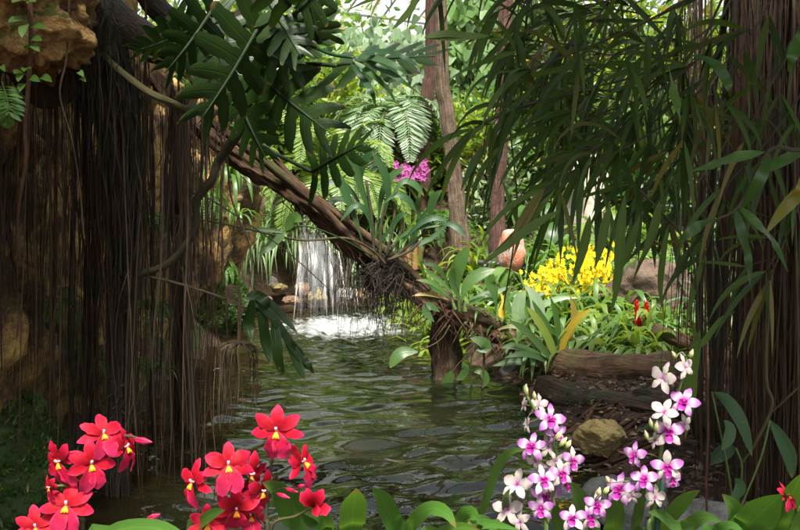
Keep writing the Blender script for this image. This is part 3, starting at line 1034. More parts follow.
# ================================================================== leaning log with its root ball
lg = thing('leaning_log', G(560, 7.3, .3), 'long reddish brown log leaning from the cliff down across the pool onto the right bank', 'log')
mb = MB()
LOG = [P(150, 75, 6.3), P(198, 126, 6.4), P(240, 160, 6.55), (P(292, 192, 6.75)), P(345, 238, 6.95), P(395, 276, 7.1), P(440, 305, 7.2), P(490, 327, 7.25), P(540, 352, 7.25), P(585, 376, 7.2)]
tube(mb, LOG, [.052, .055, .06, .066, .078, .088, .088, .088, .092, .09], 36, 260, 0, .5, 6, lobes=5, lobe_amp=.12, twist=2.5)
mb.build('trunk', M['log'], lg)
mb = MB()     # a second, splintered limb lying along it
tube(mb, [P(205, 118, 6.2), P(262, 160, 6.45), P(318, 205, 6.7), P(352, 240, 6.85), P(392, 272, 6.95)], [.025, .03, .035, .035, .02], 14, 70, 0, .25, 5)
tube(mb, [P(268, 150, 6.6), P(300, 186, 6.7), P(338, 215, 6.85), P(400, 262, 7.0), P(430, 290, 7.05)], [.02, .028, .032, .032, .015], 14, 70, 0, .25, 5)
mb.build('limb', M['log'], lg)
mb = MB()     # frayed fibres and mossy bumps
lc = catmull(LOG, 150)
for k in range(260):
    i = rnd.randrange(30, 148)
    a = rv(1); a.normalize()
    p = lc[i] + a * .11
    tube(mb, [p, p + a * .02 + (lc[i + 1] - lc[i]) * ru(1, 4) + rv(.01), p + a * .03 + (lc[i + 1] - lc[i]) * ru(3, 7) + rv(.02) + V((0, 0, -.03))], [.004, .003, .001], 4, 4, 0)
for k in range(60):
    i = rnd.randrange(95, 145)
    p = lc[i] + V((ru(-.08, .08), ru(-.1, -.02), ru(-.1, .0)))
    tube(mb, [p, p + V((ru(-.06, .06), -.05, ru(-.02, .04))), p + V((ru(-.15, .15), -.08, ru(-.2, -.05)))], [.01, .007, .003], 5, 6, 0)
o = mb.build('fibre', M['root_red'], lg); o['kind'] = 'stuff'
mb = MB()     # root ball beneath the epiphyte
cc = P(380, 268, 6.95)
for k in range(240):
    a = rv(1); a.normalize()
    p = cc + V((a.x * .17, a.y * .13, a.z * .11))
    b = rv(1)
    q = cc + V((b.x * .12, b.y * .1, b.z * .1 - .05))
    tube(mb, [p, p.lerp(q, .5) + rv(.05), q + V((0, 0, -.05))], [.002, .0035, .002], 4, 6, 0)
for k in range(110):
    p = cc + V((rnd.gauss(0, .17), rnd.gauss(0, .1), ru(-.15, 0)))
    L = ru(.1, .55)
    pts = [p]
    for j in range(4):
        pts.append(pts[-1] + V((rnd.gauss(0, .03), rnd.gauss(0, .02), -L / 4)))
    tube(mb, pts, [.0035, .002, .001], 4, 8, 0)
o = mb.build('root_ball', M['root_dark'], lg); o['kind'] = 'stuff'
mb = MB()     # fine hanging roots along the log toward the falls
for k in range(110):
    px = ru(285, 440)
    i = min(range(150), key=lambda j: abs(lc[j].x / lc[j].y * 889 + 400 - px))
    p = lc[i] + V((0, ru(-.08, .08), -.08))
    L = ru(.15, .7)
    pts = [p]
    for j in range(4):
        pts.append(pts[-1] + V((rnd.gauss(0, .025), rnd.gauss(0, .02), -L / 4)))
    pts = [V((q.x, q.y, max(q.z, -.03))) for q in pts]
    tube(mb, pts, [.003, .002, .001], 4, 8, 0)
o = mb.build('hanging_root', M['root'], lg); o['kind'] = 'stuff'

mb = MB()
st = [G(446, 7.35, -.3), P(446, 372, 7.35), P(444, 345, 7.35), P(447, 318, 7.3), P(440, 300, 7.2)]
tube(mb, st, [.14, .115, .105, .11, .1], 20, 40, 0, .3, 6, lobes=4, lobe_amp=.14, twist=2)
tag(mb.build('wooden_stump', M['log_dark'], loc=G(446, 7.35, 0)), 'dark wet stump rising from the pool under the leaning log', 'stump')

# fallen logs on the right bank
def fallen(pts, rad, mat, label, seed=0, name='fallen_log', lob=3):
    mb = MB()
    tube(mb, pts, rad, 24, 70, 0, .22, 5, lobes=lob, lobe_amp=.1, twist=2)
    o = tag(mb.build(name, mat, loc=pts[0]), label, 'log')
    return o
fallen([G(548, 6.9, .2), G(590, 6.45, .22), G(640, 6.3, .24), G(700, 6.2, .26), G(760, 6.2, .3)], [.11, .14, .14, .13, .12], M['log'], 'thick brown fallen log lying level behind the tan boulder')
fallen([G(545, 6.6, .05), G(585, 6.0, .1), G(630, 5.5, .16), G(690, 5.3, .2)], [.1, .11, .1, .06], M['log_dark'], 'dark wet root running from the pool edge toward the tan boulder', name='exposed_root')
fallen([G(640, 5.8, .18), G(690, 5.0, .3), G(740, 4.5, .36), G(800, 4.3, .4)], [.06, .08, .09, .1], M['log_dark'], 'dark slanting root between the fallen log and the right root pillar', name='exposed_root')
fallen([P(655, 330, 6.7), P(690, 345, 6.4), P(720, 360, 6.2), G(760, 6.0, .3)], [.05, .06, .07, .07], M['log'], 'weathered tan branch lying on the bank left of the right root pillar', name='fallen_branch')
mb = MB()
for k in range(60):
    x, y = ru(1.1, 2.2), ru(4.0, 5.8)
    a = ru(-.8, .8)
    L = ru(.2, .6)
    pts = []
    for j in range(5):
        q = V((x + (j / 4 - .5) * L * math.cos(a) + ru(-.02, .02), y + (j / 4 - .5) * L * math.sin(a) + ru(-.02, .02), 0))
        q.z = max(ground(q.x, q.y), 0) + ru(.0, .03)
        pts.append(q)
    tube(mb, pts, [.004, .01, .012, .006], 6, 12, 0, .2, 8)
tag(mb.build('surface_roots', M['root_red']), 'tangle of reddish surface roots on the bank around the tan boulder', 'roots', kind='stuff')

# ================================================================== root pillar on the right
rp = thing('banyan_pillar', G(755, 3.85, .3), 'massive pillar of matted reddish brown aerial roots on the right edge', 'tree')
mb = MB()
bundle(mb, P(790, -110, 4.0), G(782, 4.05, .1), .07, 16, .018, .06)
mb.build('trunk', M['root_dark'], rp)
for (px, Yd, r, n) in ((756, 3.8, .024, 14), (782, 3.7, .035, 20), (808, 3.6, .05, 24), (768, 4.0, .03, 14), (738, 3.95, .012, 4)):
    mb = MB()
    bundle(mb, P(px + ru(-8, 8), -100, Yd), G(px, Yd + .05, .15), r, n, .006, .07)
    mb.build('root_column', M['root_red'], rp)
PCL = [(744, 3), (757, 4), (760, 4), (772, 3), (780, 5), (784, 5), (796, 3), (807, 5), (810, 5), (738, 3), (700, 9), (775, 22)]
def pillar_root(k):
    cx, sx = rnd.choice(PCL)
    px = rnd.gauss(cx, sx)
    Yd = ru(3.45, 4.1)
    y0 = ru(-90, -10)
    y1 = 190 + 889 * (H - ru(.25, .3)) / Yd if ru(0, 1) < .6 else ru(200, 450)
    return px, y0, y1, Yd
for k in range(100):
    mb = MB()
    px, y0, y1, Yd = pillar_root(k)
    wiggle_root(mb, px, y0, y1, Yd, rnd.choice((ru(.0018, .0035), ru(.0018, .0035), ru(.004, .006))), spread=22)
    mb.build('aerial_root', M[('root_red', 'root_red', 'root', 'root_dark')[k % 4]], rp)
mb = MB()
for k in range(420):
    px, y0, y1, Yd = pillar_root(k)
    wiggle_root(mb, px, y0, y1, Yd + ru(-.05, .3), ru(.001, .003), spread=24, mat=rnd.choice((0, 0, 1, 2)), sides=4)
o = mb.build('aerial_root', [M['root_red'], M['root'], M['root_dark']], rp); o['kind'] = 'stuff'
vine([(690, 45, 3.3), (680, 70, 3.3), (668, 100, 3.3), (690, 150, 3.35), (716, 205, 3.4), (724, 260, 3.5)], [.004, .004, .003], M['vine'], 'thin pale yellow vine curling left of the right root pillar')
vine([(772, 270, 3.35), (767, 320, 3.3), (766, 380, 3.3), (772, 405, 3.28), (757, 440, 3.25), (740, 466, 3.25)], [.006, .007, .006, .004], M['vine'], 'wavy tan root running down the front of the right root pillar')
vine([(806, 380, 3.2), (785, 400, 3.22), (772, 412, 3.25)], [.004, .004, .004], M['vine'], 'short tan twig slanting in from the right edge beside the root pillar', name='twig', cat='twig')
vine([(705, 340, 3.2), (708, 420, 3.2), (706, 480, 3.2), (707, 512, 3.2)], [.004, .005, .004], M['root_red'], 'single straight brown root hanging left of the right root pillar')
vine([(510, 130, 3.6), (517, 200, 3.6), (513, 250, 3.6), (503, 310, 3.6)], [.003, .004, .003], M['vine'], 'thin yellow vine hanging in front of the reddish trunk')

# ================================================================== trees behind the pool
def tree(name, pts, rad, mat, label, crown_mat, crown_c, crown_r, ncl, L, lobes=4):
    base = pts[0]
    t = thing(name, base, label, 'tree', 'tall bare trunks behind the pool')
    mb = MB()
    tube(mb, pts, rad, 22, 70, 0, .16, 4, lobes=lobes, lobe_amp=.09, twist=.6)
    mb.build('trunk', mat, t)
    return t
tree('tree', [G(425, 12.6, ground(.35, 12.6) - .1), P(424, 160, 12.6), P(428, 90, 12.6), P(432, 40, 12.6), P(432, -260, 12.6)], [.11, .095, .09, .09, .09], M['trunk_red'], 'dark reddish trunk, the leftmost and thinnest of the three bare trunks', M['mid'], P(430, -330, 12.6), 1.0, 12, .2)
tree('tree', [G(463, 11.0, ground(.78, 11) - .1), P(459, 225, 11), P(454, 170, 11), P(447, 110, 11), P(441, 50, 11), P(438, -280, 11)], [.18, .12, .092, .085, .085, .08], M['trunk_tan'], 'pale tan leaning trunk with a flared base, the middle of the three bare trunks', M['mid'], P(440, -380, 11), 1.0, 12, .2)
tree('tree', [G(497, 10.2, ground(1.1, 10.2) - .1), P(498, 200, 10.2), P(502, 130, 10.2), P(505, 60, 10.2), P(506, -260, 10.2)], [.1, .085, .08, .08, .075], M['trunk_red'], 'reddish brown trunk, the rightmost of the three bare trunks beside the red lichened stone', M['mid'], P(506, -420, 10.2), 1.0, 12, .2)

# ================================================================== greenhouse roof far behind
gr = thing('greenhouse_roof', (0, 21, 0), 'milky glass greenhouse roof with slanting bars high behind the trees', 'glass roof')
mb = MB()
rot = math.radians(35)
def RP(u, v, dz=0):      # u along the eaves, v up the slope
    x, y = u, 28 - v * .86
    z = 4.4 + v * .5 + dz
    xr = x * math.cos(rot) - (y - 20) * math.sin(rot)
    yr = x * math.sin(rot) + (y - 20) * math.cos(rot) + 20
    return V((xr - 2, yr, z))
for i in range(-12, 12):
    for j in range(5):
        a = [RP(i * 1.2, j * 2.2, j * .012), RP(i * 1.2 + 1.19, j * 2.2, j * .012), RP(i * 1.2 + 1.19, j * 2.2 + 2.19, j * .012), RP(i * 1.2, j * 2.2 + 2.19, j * .012)]
        b = [p + V((0, 0, .006)) for p in a]
        mb.add(a + b, [(3, 2, 1, 0), (4, 5, 6, 7), (0, 1, 5, 4), (1, 2, 6, 5), (2, 3, 7, 6), (3, 0, 4, 7)], [(0, 0), (1, 0), (1, 1), (0, 1)] * 2)
mb.build('glass', M['pane'], gr, smooth_on=False)
mb = MB()
for i in range(-12, 13):
    tube(mb, [RP(i * 1.2, -.1, -.05), RP(i * 1.2, 11.2, -.05)], [.03, .03], 6, 2)
for j in range(6):
    tube(mb, [RP(-14.6, j * 2.2, -.1), RP(14.6, j * 2.2, -.1)], [.035, .035], 6, 2)
for k in (-12, -6, 0, 6, 12):
    q = RP(k, 0)
    tube(mb, [V((q.x, q.y, ground(q.x, q.y) - .2)), q], [.06, .06], 8, 2)
    q = RP(k, 11)
    tube(mb, [V((q.x, q.y, ground(q.x, q.y) - .2)), q], [.06, .06], 8, 2)
mb.build('glazing_bar', M['whitebar'], gr)
#PART3

# ================================================================== plant generators
def gpt(px, Yd, sink=.0):
    z = .5
    for _ in range(4):
        p = G(px, Yd, z)
        z = ground(p.x, p.y)
    p.z = z - sink
    return p

def strap_plant(base, n, L, W, mat, label, cat='plant', group=None, droop=.7, elev=(.5, 1.3), prof='strap', name='strap_plant', fold=.3, spread=.06, nseg=6, facing=None):
    t = thing(name, base, label, cat, group)
    mb = MB()
    for k in range(n):
        a = ru(0, 6.283) if facing is None else facing + rnd.gauss(0, .9)
        e = ru(*elev)
        d = V((math.cos(a) * math.cos(e), math.sin(a) * math.cos(e), math.sin(e)))
        l = L * ru(.6, 1.15)
        b = V(base) + V((math.cos(a) * ru(0, spread), math.sin(a) * ru(0, spread), 0))
        leaf(mb, arc(b, d, l, droop * ru(.6, 1.3), nseg), W * ru(.75, 1.2), UP + rv(.15), prof, fold)
    mb.build('leaves', mat, t)
    mb = MB()
    for k in range(max(3, min(10, n // 4))):
        a = ru(0, 6.283)
        b = V(base) + V((math.cos(a) * spread * .6, math.sin(a) * spread * .6, -.03))
        tube(mb, [b, b + V((math.cos(a) * .02, math.sin(a) * .02, L * .14))], [W * .28, W * .16], 6, 4)
    mb.build('stem', M['greenstem'], t)
    return t

def frond_plant(base, n, L, llen, nl, lw, mat, label, cat='fern', group=None, droop=.8, elev=(.5, 1.2), name='fern', trunk_h=0, stem_r=.01, sweep=.5, arcs=(0, 6.283), smat='greenstem', trunk_mat='log_dark', lead=None):
    t = thing(name, base, label, cat, group)
    b0 = V(base) + V((0, 0, trunk_h))
    if trunk_h:
        mb = MB()
        tube(mb, [V(base) - V((0, 0, .1)), V(base).lerp(b0, .5) + V((.02, 0, 0)), b0 + V((0, 0, .05))], [.12, .1, .11], 14, 24, 0, .25, 7)
        mb.build('trunk', M[trunk_mat], t)
    mb = MB()
    for k in range(n):
        a = arcs[0] + (arcs[1] - arcs[0]) * ((k + ru(.2, .8)) / n)
        e = ru(*elev)
        d = V((math.cos(a) * math.cos(e), math.sin(a) * math.cos(e), math.sin(e)))
        frond(mb, arc(b0, d, L * ru(.8, 1.1), droop * ru(.7, 1.2), 9), llen, nl, lw, 0, 1, stem_r=stem_r, sweep=sweep)
    mb.build('fronds', [M[mat], M[smat]], t)
    return t

def shrub(base, h, w, ncl, per, L, mat, label, cat='shrub', group=None, name='shrub', ratio=.42, heart=False, depth=None, gap=.5, droop=-.2, low=.1, W=None):
    """stems with leaves gathered in clumps through the crown's volume"""
    t = thing(name, base, label, cat, group)
    base = V(base)
    ms, ml = MB(), MB()
    depth = depth or w * .8
    for k in range(ncl):
        while True:
            q = V((ru(-1, 1), ru(-1, 1), ru(0, 1)))
            r = math.hypot(q.x, q.y)
            if r < 1 - .35 * abs(q.z - .55) and (r > .25 or q.z > .6):
                break
        c = base + V((q.x * w * .5, q.y * depth * .5, h * (low + (1 - low) * q.z)))
        mid = base.lerp(c, .5) + V((-q.x * w * .12, 0, h * .08))
        tube(ms, [base + V((q.x * .05, q.y * .05, -.05)), mid, c], [.022, .013, .004], 5, 8, 0, .1)
        cr = w * .13 * gap
        for j in range(per):
            p = c + rv(cr)
            d = (V((q.x, q.y, ru(-.2, .9) + droop)) + rv(.6))
            l = L * ru(.6, 1.25)
            if heart:
                up = V((ru(-.5, .5), -1 + ru(-.3, .5), ru(.0, .9)))
                d = V((ru(-.7, .7), ru(-.3, .1), -1))
                leaf(ml, [p + d.normalized() * (l * s_) for s_ in (0, .12, .3, .5, .7, .87, 1)], l * .9, up, 'heart', .15)
            else:
                leafq(ml, p, d, UP + rv(.45), l, l * ratio)
    ms.build('stem', M['darkstem'], t)
    ml.build('foliage', M[mat], t)
    return t

def broad_plant(base, n, L, W, mat, label, cat='plant', group=None, h=.6, droop=.9, name='broad_leaved_plant', prof='oval', elev=(.6, 1.4)):
    """long petioles each carrying one broad blade"""
    t = thing(name, base, label, cat, group)
    ml, ms = MB(), MB()
    for k in range(n):
        a = ru(0, 6.283)
        e = ru(*elev)
        d = V((math.cos(a) * math.cos(e), math.sin(a) * math.cos(e), math.sin(e)))
        pet = arc(V(base) - V((0, 0, .03)), d, h * ru(.6, 1.15), .35, 4)
        tube(ms, pet, [.012, .007], 5, 5)
        dd = (pet[-1] - pet[-2]).normalized()
        dd = (dd + V((math.cos(a) * .9, math.sin(a) * .9, -.15))).normalized()
        leaf(ml, arc(pet[-1], dd, L * ru(.7, 1.15), droop, 6), W * ru(.8, 1.15), UP, prof, .22, ncol=4, wavy=.06)
    ms.build('petiole', M['greenstem'], t)
    ml.build('blades', M[mat], t)
    return t

# ================================================================== far planting: one wall of foliage, plant by plant
GF = 'trees and tall shrubs at the back of the glasshouse'
FAR = [  # px, Y, w, h, clumps, per, leaf, mat, ratio, label
    (150, 17.5, 3.0, 3.9, 60, 40, .24, 'bright', .42, 'tall bright shrub seen above the cliff behind the top of the root curtain'),
    (215, 18.0, 3.0, 4.6, 60, 40, .26, 'mid', .4, 'tall mid green tree behind the big dark split leaf'),
    (265, 17.0, 2.6, 3.3, 60, 40, .28, 'bright', .36, 'fresh yellow green tree directly above the cycad top at the back'),
    (320, 18.5, 2.8, 3.3, 60, 40, .22, 'bright2', .45, 'light green tree below the glass roof left of the climber'),
    (565, 17.0, 2.6, 4.4, 60, 40, .24, 'bright', .42, 'yellow green tree glimpsed behind the bamboo right of the reddish trunk'),
    (620, 18.0, 3.0, 4.7, 60, 40, .24, 'mid', .4, 'dense green tree behind the middle of the bamboo'),
    (680, 17.0, 3.0, 4.4, 60, 40, .26, 'bright', .38, 'sunlit tree glimpsed between the bamboo and the right root pillar'),
    (750, 17.5, 3.2, 4.5, 50, 40, .26, 'mid', .4, 'dark green tree hidden behind the right root pillar'),
    (90, 18.0, 3.2, 4.4, 40, 36, .26, 'mid', .42, 'tall green tree behind the cliff on the far left'),
]
for (px, y, w_, h_, nc, per, L, mt, rt, lb) in FAR:
    shrub(gpt(px, y), min(h_, 3.35), w_, nc, per, L, mt, lb, 'tree', GF, 'broadleaf_tree', rt, gap=1.0)
# dim hedge closing the view at ground level
for (px, y, mt, lb) in ((190, 20.5, 'mid', 'dark hedge behind the cycad at the left end of the glasshouse'), (330, 21, 'mid', 'dark hedge behind the tree fern at the back'), (450, 21, 'mid', 'dark hedge behind the three bare trunks'),
                        (560, 20.5, 'mid', 'dark hedge behind the pale standing stone'), (680, 20.5, 'mid', 'dark hedge behind the right part of the bamboo'), (800, 20.5, 'mid', 'dark hedge at the far right end of the glasshouse')):
    shrub(gpt(px, y), 3.0, 4.4, 90, 34, .24, mt, lb, 'hedge', 'hedge closing the back of the glasshouse', 'hedge', .45, depth=1.2, gap=.8)
# climbers with round leaves
for (px, y, w_, h_, n, per, mt, lb) in ((350, 15.6, 1.5, 2.7, 46, 10, 'glauc', 'pale climber with round leaves below the glass roof left of the bare trunks'),
                                   (395, 15.0, 1.5, 2.75, 52, 11, 'glauc', 'grey green climber with round leaves just left of the dark reddish trunk'),
                                   (478, 14.6, 1.3, 3.3, 60, 12, 'bright2', 'green climber with heart shaped leaves between the tan trunk and the reddish trunk'),
                                   (535, 15.0, 1.5, 3.9, 50, 11, 'mid', 'dark green climber with heart shaped leaves right of the reddish trunk')):
    shrub(gpt(px, y), h_, w_, int(n * 1.3), int(per * 1.4), .17, mt, lb, 'climber', 'round leaved climbers at the back', 'climbing_vine', heart=True, depth=.8, gap=.8, low=.12)

# middle distance
shrub(gpt(478, 13.2), 1.25, 1.7, 40, 36, .17, 'yellowgreen', 'yellow green leafy shrub between the tan trunk and the reddish trunk', gap=.9)
shrub(gpt(440, 14.0), 1.1, 1.6, 36, 30, .17, 'bright', 'light green shrub in the gap behind the dark thin trunk', gap=.9)
shrub(gpt(402, 13.4), 1.1, 1.5, 34, 30, .16, 'bright2', 'fresh green bush beside the mauve orchids', gap=.9)
shrub(gpt(360, 14.2), 1.5, 1.7, 36, 32, .17, 'yellowgreen', 'yellow green bush under the arching tree fern fronds', gap=.9)
shrub(gpt(495, 12.2), .95, 1.0, 26, 22, .15, 'variegated', 'pale variegated shrub behind the rightmost bare trunk', gap=.9)
shrub(gpt(545, 12.6), 1.7, 1.5, 34, 26, .2, 'mid', 'mid green shrub between the red lichened stone and the pale stone', gap=.9)
shrub(gpt(630, 12.5), 1.5, 1.7, 36, 26, .2, 'bright2', 'green shrub right of the pale standing stone', gap=.9)
shrub(gpt(690, 12.0), 1.6, 1.6, 34, 26, .2, 'mid', 'green shrub behind the fern left of the right root pillar', gap=.9)
shrub(gpt(650, 15.0), 2.6, 2.0, 44, 30, .22, 'bright', 'bright tall shrub behind the lower right bamboo leaves', gap=.9)
shrub(gpt(575, 14.6), 2.5, 1.8, 40, 30, .2, 'yellowgreen', 'yellowish tall shrub behind the pale standing stone', gap=.9)
shrub(gpt(725, 14.0), 2.6, 2.0, 40, 30, .2, 'bright', 'bright shrub glimpsed beside the right root pillar', gap=.9)
shrub(gpt(480, 12.9), .85, .8, 18, 16, .16, 'croton', 'red and yellow leaved croton by the foot of the rightmost bare trunk', gap=.9)
shrub(gpt(300, 14.5), 2.3, 1.9, 44, 30, .2, 'bright', 'sunlit bush left behind the cycad', gap=.9)
shrub(gpt(250, 14.2), 2.6, 2.0, 44, 30, .22, 'bright2', 'sunlit green bush behind the leaning log top', gap=.9)
shrub(gpt(205, 13.6), 2.5, 1.6, 40, 30, .22, 'mid', 'green bush just above the cliff top behind the branches', gap=.9)
frond_plant(gpt(335, 12.2), 30, 1.6, .3, 46, .036, 'cycad', 'large cycad with feathery upright fronds behind the leaning log', 'cycad', name='cycad', trunk_h=.95, droop=.8, elev=(.3, 1.4), stem_r=.016)
frond_plant(gpt(392, 12.8), 16, 1.6, .32, 36, .045, 'glauc', 'tree fern with pale drooping fronds left of the bare trunks', 'tree fern', name='tree_fern', trunk_h=1.25, droop=1.4, elev=(.2, .9), stem_r=.014)
frond_plant(gpt(283, 14.6), 16, 1.7, .32, 40, .03, 'cycad', 'tall cycad left behind the feathery one', 'cycad', name='cycad', trunk_h=.9, droop=.8, elev=(.6, 1.4), stem_r=.015)
frond_plant(gpt(632, 8.7), 14, .95, .14, 34, .03, 'fern', 'arching green fern on top of the dark brown boulder', 'fern', droop=1.2, elev=(.35, 1.1))
frond_plant(gpt(690, 9.2), 14, 1.1, .16, 36, .03, 'fern', 'arching fern behind the bamboo tips right of the brown boulder', 'fern', droop=1.2, elev=(.4, 1.1))
frond_plant(gpt(660, 10.5), 13, 1.1, .16, 36, .03, 'cycad', 'pale fern in front of the dark railing', 'fern', droop=1.1, elev=(.5, 1.2))
frond_plant(gpt(444, 12.2), 12, .8, .13, 28, .028, 'fern', 'light fern at the foot of the dark thin trunk', 'fern', droop=1.3)

# mauve orchid clump, terracotta pot
mp = thing('mauve_orchid', gpt(411, 11.9), 'mauve flowering orchid in a terracotta pot between the tree fern and the thin trunk', 'orchid')
b = gpt(411, 11.9)
mb = MB()
tube(mb, [b, b + V((0, 0, .3)), b + V((0, 0, .34))], [.14, .19, .2], 16, 6, tip=False)
tube(mb, [b + V((0, 0, .0)), b + V((0, 0, .3))], [.12, .17], 16, 3)
mb.build('pot', M['wood'], mp)
mb = MB()
tc = P(411, 170, 11.9)
for k in range(9):
    e = tc + V((ru(-.2, .2), ru(-.1, .1), ru(-.1, .1)))
    tube(mb, [b + V((0, 0, .3)), (b + e) / 2 + V((0, 0, .15)), e], [.008, .004], 5, 6)
mb.build('stem', M['greenstem'], mp)
for k in range(70):
    mb = MB()
    p = tc + V((ru(-.22, .22), ru(-.12, .12), ru(-.13, .13)))
    for j in range(5):
        leafq(mb, p, V((math.cos(j * 1.257), -.4, math.sin(j * 1.257))), V((0, -1, .2)), .045, .036)
    mb.build('flower', M['pinkflower'], mp)
mb = MB()
for k in range(14):
    a = ru(0, 6.28)
    leaf(mb, arc(b + V((0, 0, .3)), (math.cos(a), math.sin(a), 1.1), .45, .9), .07, UP, 'strap')
mb.build('leaves', M['bright2'], mp)

# dark railing glimpsed under the bamboo
rl = thing('railing', gpt(680, 11.3), 'dark metal railing glimpsed under the bamboo beside the right root pillar', 'railing')
a0, a1 = gpt(640, 11.4), gpt(760, 11.2)
for z in (.45, .75):
    mb = MB()
    tube(mb, [a0 + V((0, 0, z)), a1 + V((0, 0, z))], [.02, .02], 8, 2)
    mb.build('rail', M['post'], rl)
for k in range(4):
    q = a0.lerp(a1, k / 3)
    mb = MB()
    tube(mb, [q - V((0, 0, .1)), q + V((0, 0, .85))], [.03, .03], 8, 2)
    mb.build('post', M['post'], rl)
mb = MB()
tube(mb, [P(478, 262, 9.9), P(540, 268, 9.9)], [.025, .025], 8, 3)
for px in (485, 533):
    q = P(px, 264, 9.9)
    tube(mb, [q, V((q.x, q.y, ground(q.x, q.y) - .1))], [.022, .022], 8, 2)
tag(mb.build('rail', M['post'], loc=gpt(505, 9.9)), 'low dark rail across the foot of the rightmost bare trunk', 'rail')

# bank of long pale grass behind the waterfall, strap plants round it
for (px, y, n, L, W, mt, lb) in ((244, 11.6, 50, .8, .024, 'grass', 'striped grass clump hanging right beside the yellow rock face'), (268, 11.5, 60, .85, .024, 'grass', 'front striped grass clump hanging over the stone heap'), (296, 11.6, 60, .85, .024, 'grass', 'front striped grass clump touching the waterfall on its left'), (362, 11.6, 60, .85, .024, 'grass', 'front striped grass clump touching the waterfall on its right'), (256, 12.0, 60, .85, .028, 'grass', 'pale striped grass clump left of the waterfall beside the yellow rock face'),
                                 (282, 12.1, 70, .9, .028, 'grass', 'long arching striped grass clump above the stone heap'),
                                 (310, 12.2, 70, .95, .028, 'grass', 'striped grass clump leaning into the left edge of the waterfall'),
                                 (350, 12.1, 70, .95, .028, 'grass', 'striped grass clump hanging right of the waterfall'),
                                 (378, 12.0, 60, .85, .028, 'grass', 'striped grass clump behind the root ball of the log'),
                                 (405, 11.9, 60, .8, .03, 'bright', 'green grass clump behind the log right of the root ball')):
    bb = gpt(px, y + .25)
    bb.z = (1.0 if y > 11.8 else .8) + ru(-.15, .15)
    strap_plant(bb, n, L, W, M[mt], lb, 'grass clump', 'grass clumps round the waterfall', droop=1.5, elev=(.2, 1.4), name='grass_clump', spread=.16, nseg=7)
rock('waterfall_rock', V((-1.0, 12.7, .7)), (1.25, .5, 1.05), M['brownrock'], 'mossy brown rock ledge that the waterfall runs over, mostly hidden by grass', 'rock', seed=60, sub=5, rough=.4)
GS = 'leafy strap plants on the right bank'
STR = [  # px, Y, n, L, W, mat, label
    (262, 12.9, 22, .8, .07, 'bright', 'bright strap plant above the grass left of the waterfall'),
    (300, 13.2, 22, .8, .08, 'bright2', 'green strap plant at the top of the waterfall'),
    (345, 12.9, 24, .8, .08, 'bright', 'bright strap plant behind the top of the leaning log'),
    (372, 12.5, 20, .7, .08, 'bright2', 'fresh strap plant behind the dark epiphyte on the log'),
    (398, 11.4, 30, .6, .06, 'bright', 'yellow green strap plant right behind the dark epiphyte'),
    (412, 10.6, 30, .6, .06, 'bright', 'yellow green strap plant on the bank left of the tan trunk'),
    (428, 9.9, 30, .6, .06, 'bright', 'sunlit strap plant behind the middle of the leaning log'),
    (432, 11.6, 26, .6, .06, 'bright', 'strap plant at the foot of the dark thin trunk'),
    (446, 9.3, 30, .55, .055, 'bright', 'dense strap plant in front of the tan trunk foot'),
    (470, 9.6, 26, .5, .055, 'bright2', 'strap plant between the tan trunk and the reddish trunk'),
    (478, 8.7, 28, .5, .06, 'bright', 'strap plant just above the paddle leaves on the log'),
    (500, 8.5, 24, .5, .07, 'bright2', 'strap plant below the red lichened stone'),
    (522, 8.3, 24, .5, .08, 'glauc', 'bluish broad leaved plant left of the yellow orchids'),
    (545, 8.1, 26, .5, .06, 'bright2', 'strap plant under the left part of the yellow orchids'),
    (568, 7.7, 26, .5, .055, 'bright2', 'strap plant below the middle of the yellow orchids'),
    (592, 7.6, 28, .5, .055, 'bright', 'strap plant below the right part of the yellow orchids'),
    (612, 7.2, 28, .48, .05, 'bright', 'bright strap plant left of the red flower spikes'),
    (632, 7.0, 28, .45, .05, 'bright2', 'strap plant around the foot of the red flower spikes'),
    (655, 7.1, 26, .45, .05, 'bright', 'strap plant right of the red flower spikes'),
    (676, 7.3, 24, .45, .05, 'bright2', 'strap plant at the end of the fallen log near the right root pillar'),
    (600, 6.85, 26, .42, .045, 'bright', 'low strap plant directly behind the fallen log'),
    (640, 6.7, 24, .4, .045, 'bright', 'low strap plant behind the right half of the fallen log'),
    (575, 6.95, 22, .42, .045, 'bright2', 'low strap plant between the epiphyte and the fallen log'),
    (700, 8.2, 26, .7, .05, 'glauc', 'greyish strap plant beside the right root pillar'),
    (720, 7.4, 24, .8, .045, 'glauc', 'long leaved greyish plant in front of the railing'),
    (530, 9.6, 24, .6, .08, 'mid', 'darker strap plant right of the red lichened stone'),
    (560, 9.9, 24, .6, .08, 'bright2', 'strap plant behind the yellow orchids'),
    (610, 9.4, 24, .6, .08, 'mid', 'strap plant between the yellow orchids and the fern'),
]
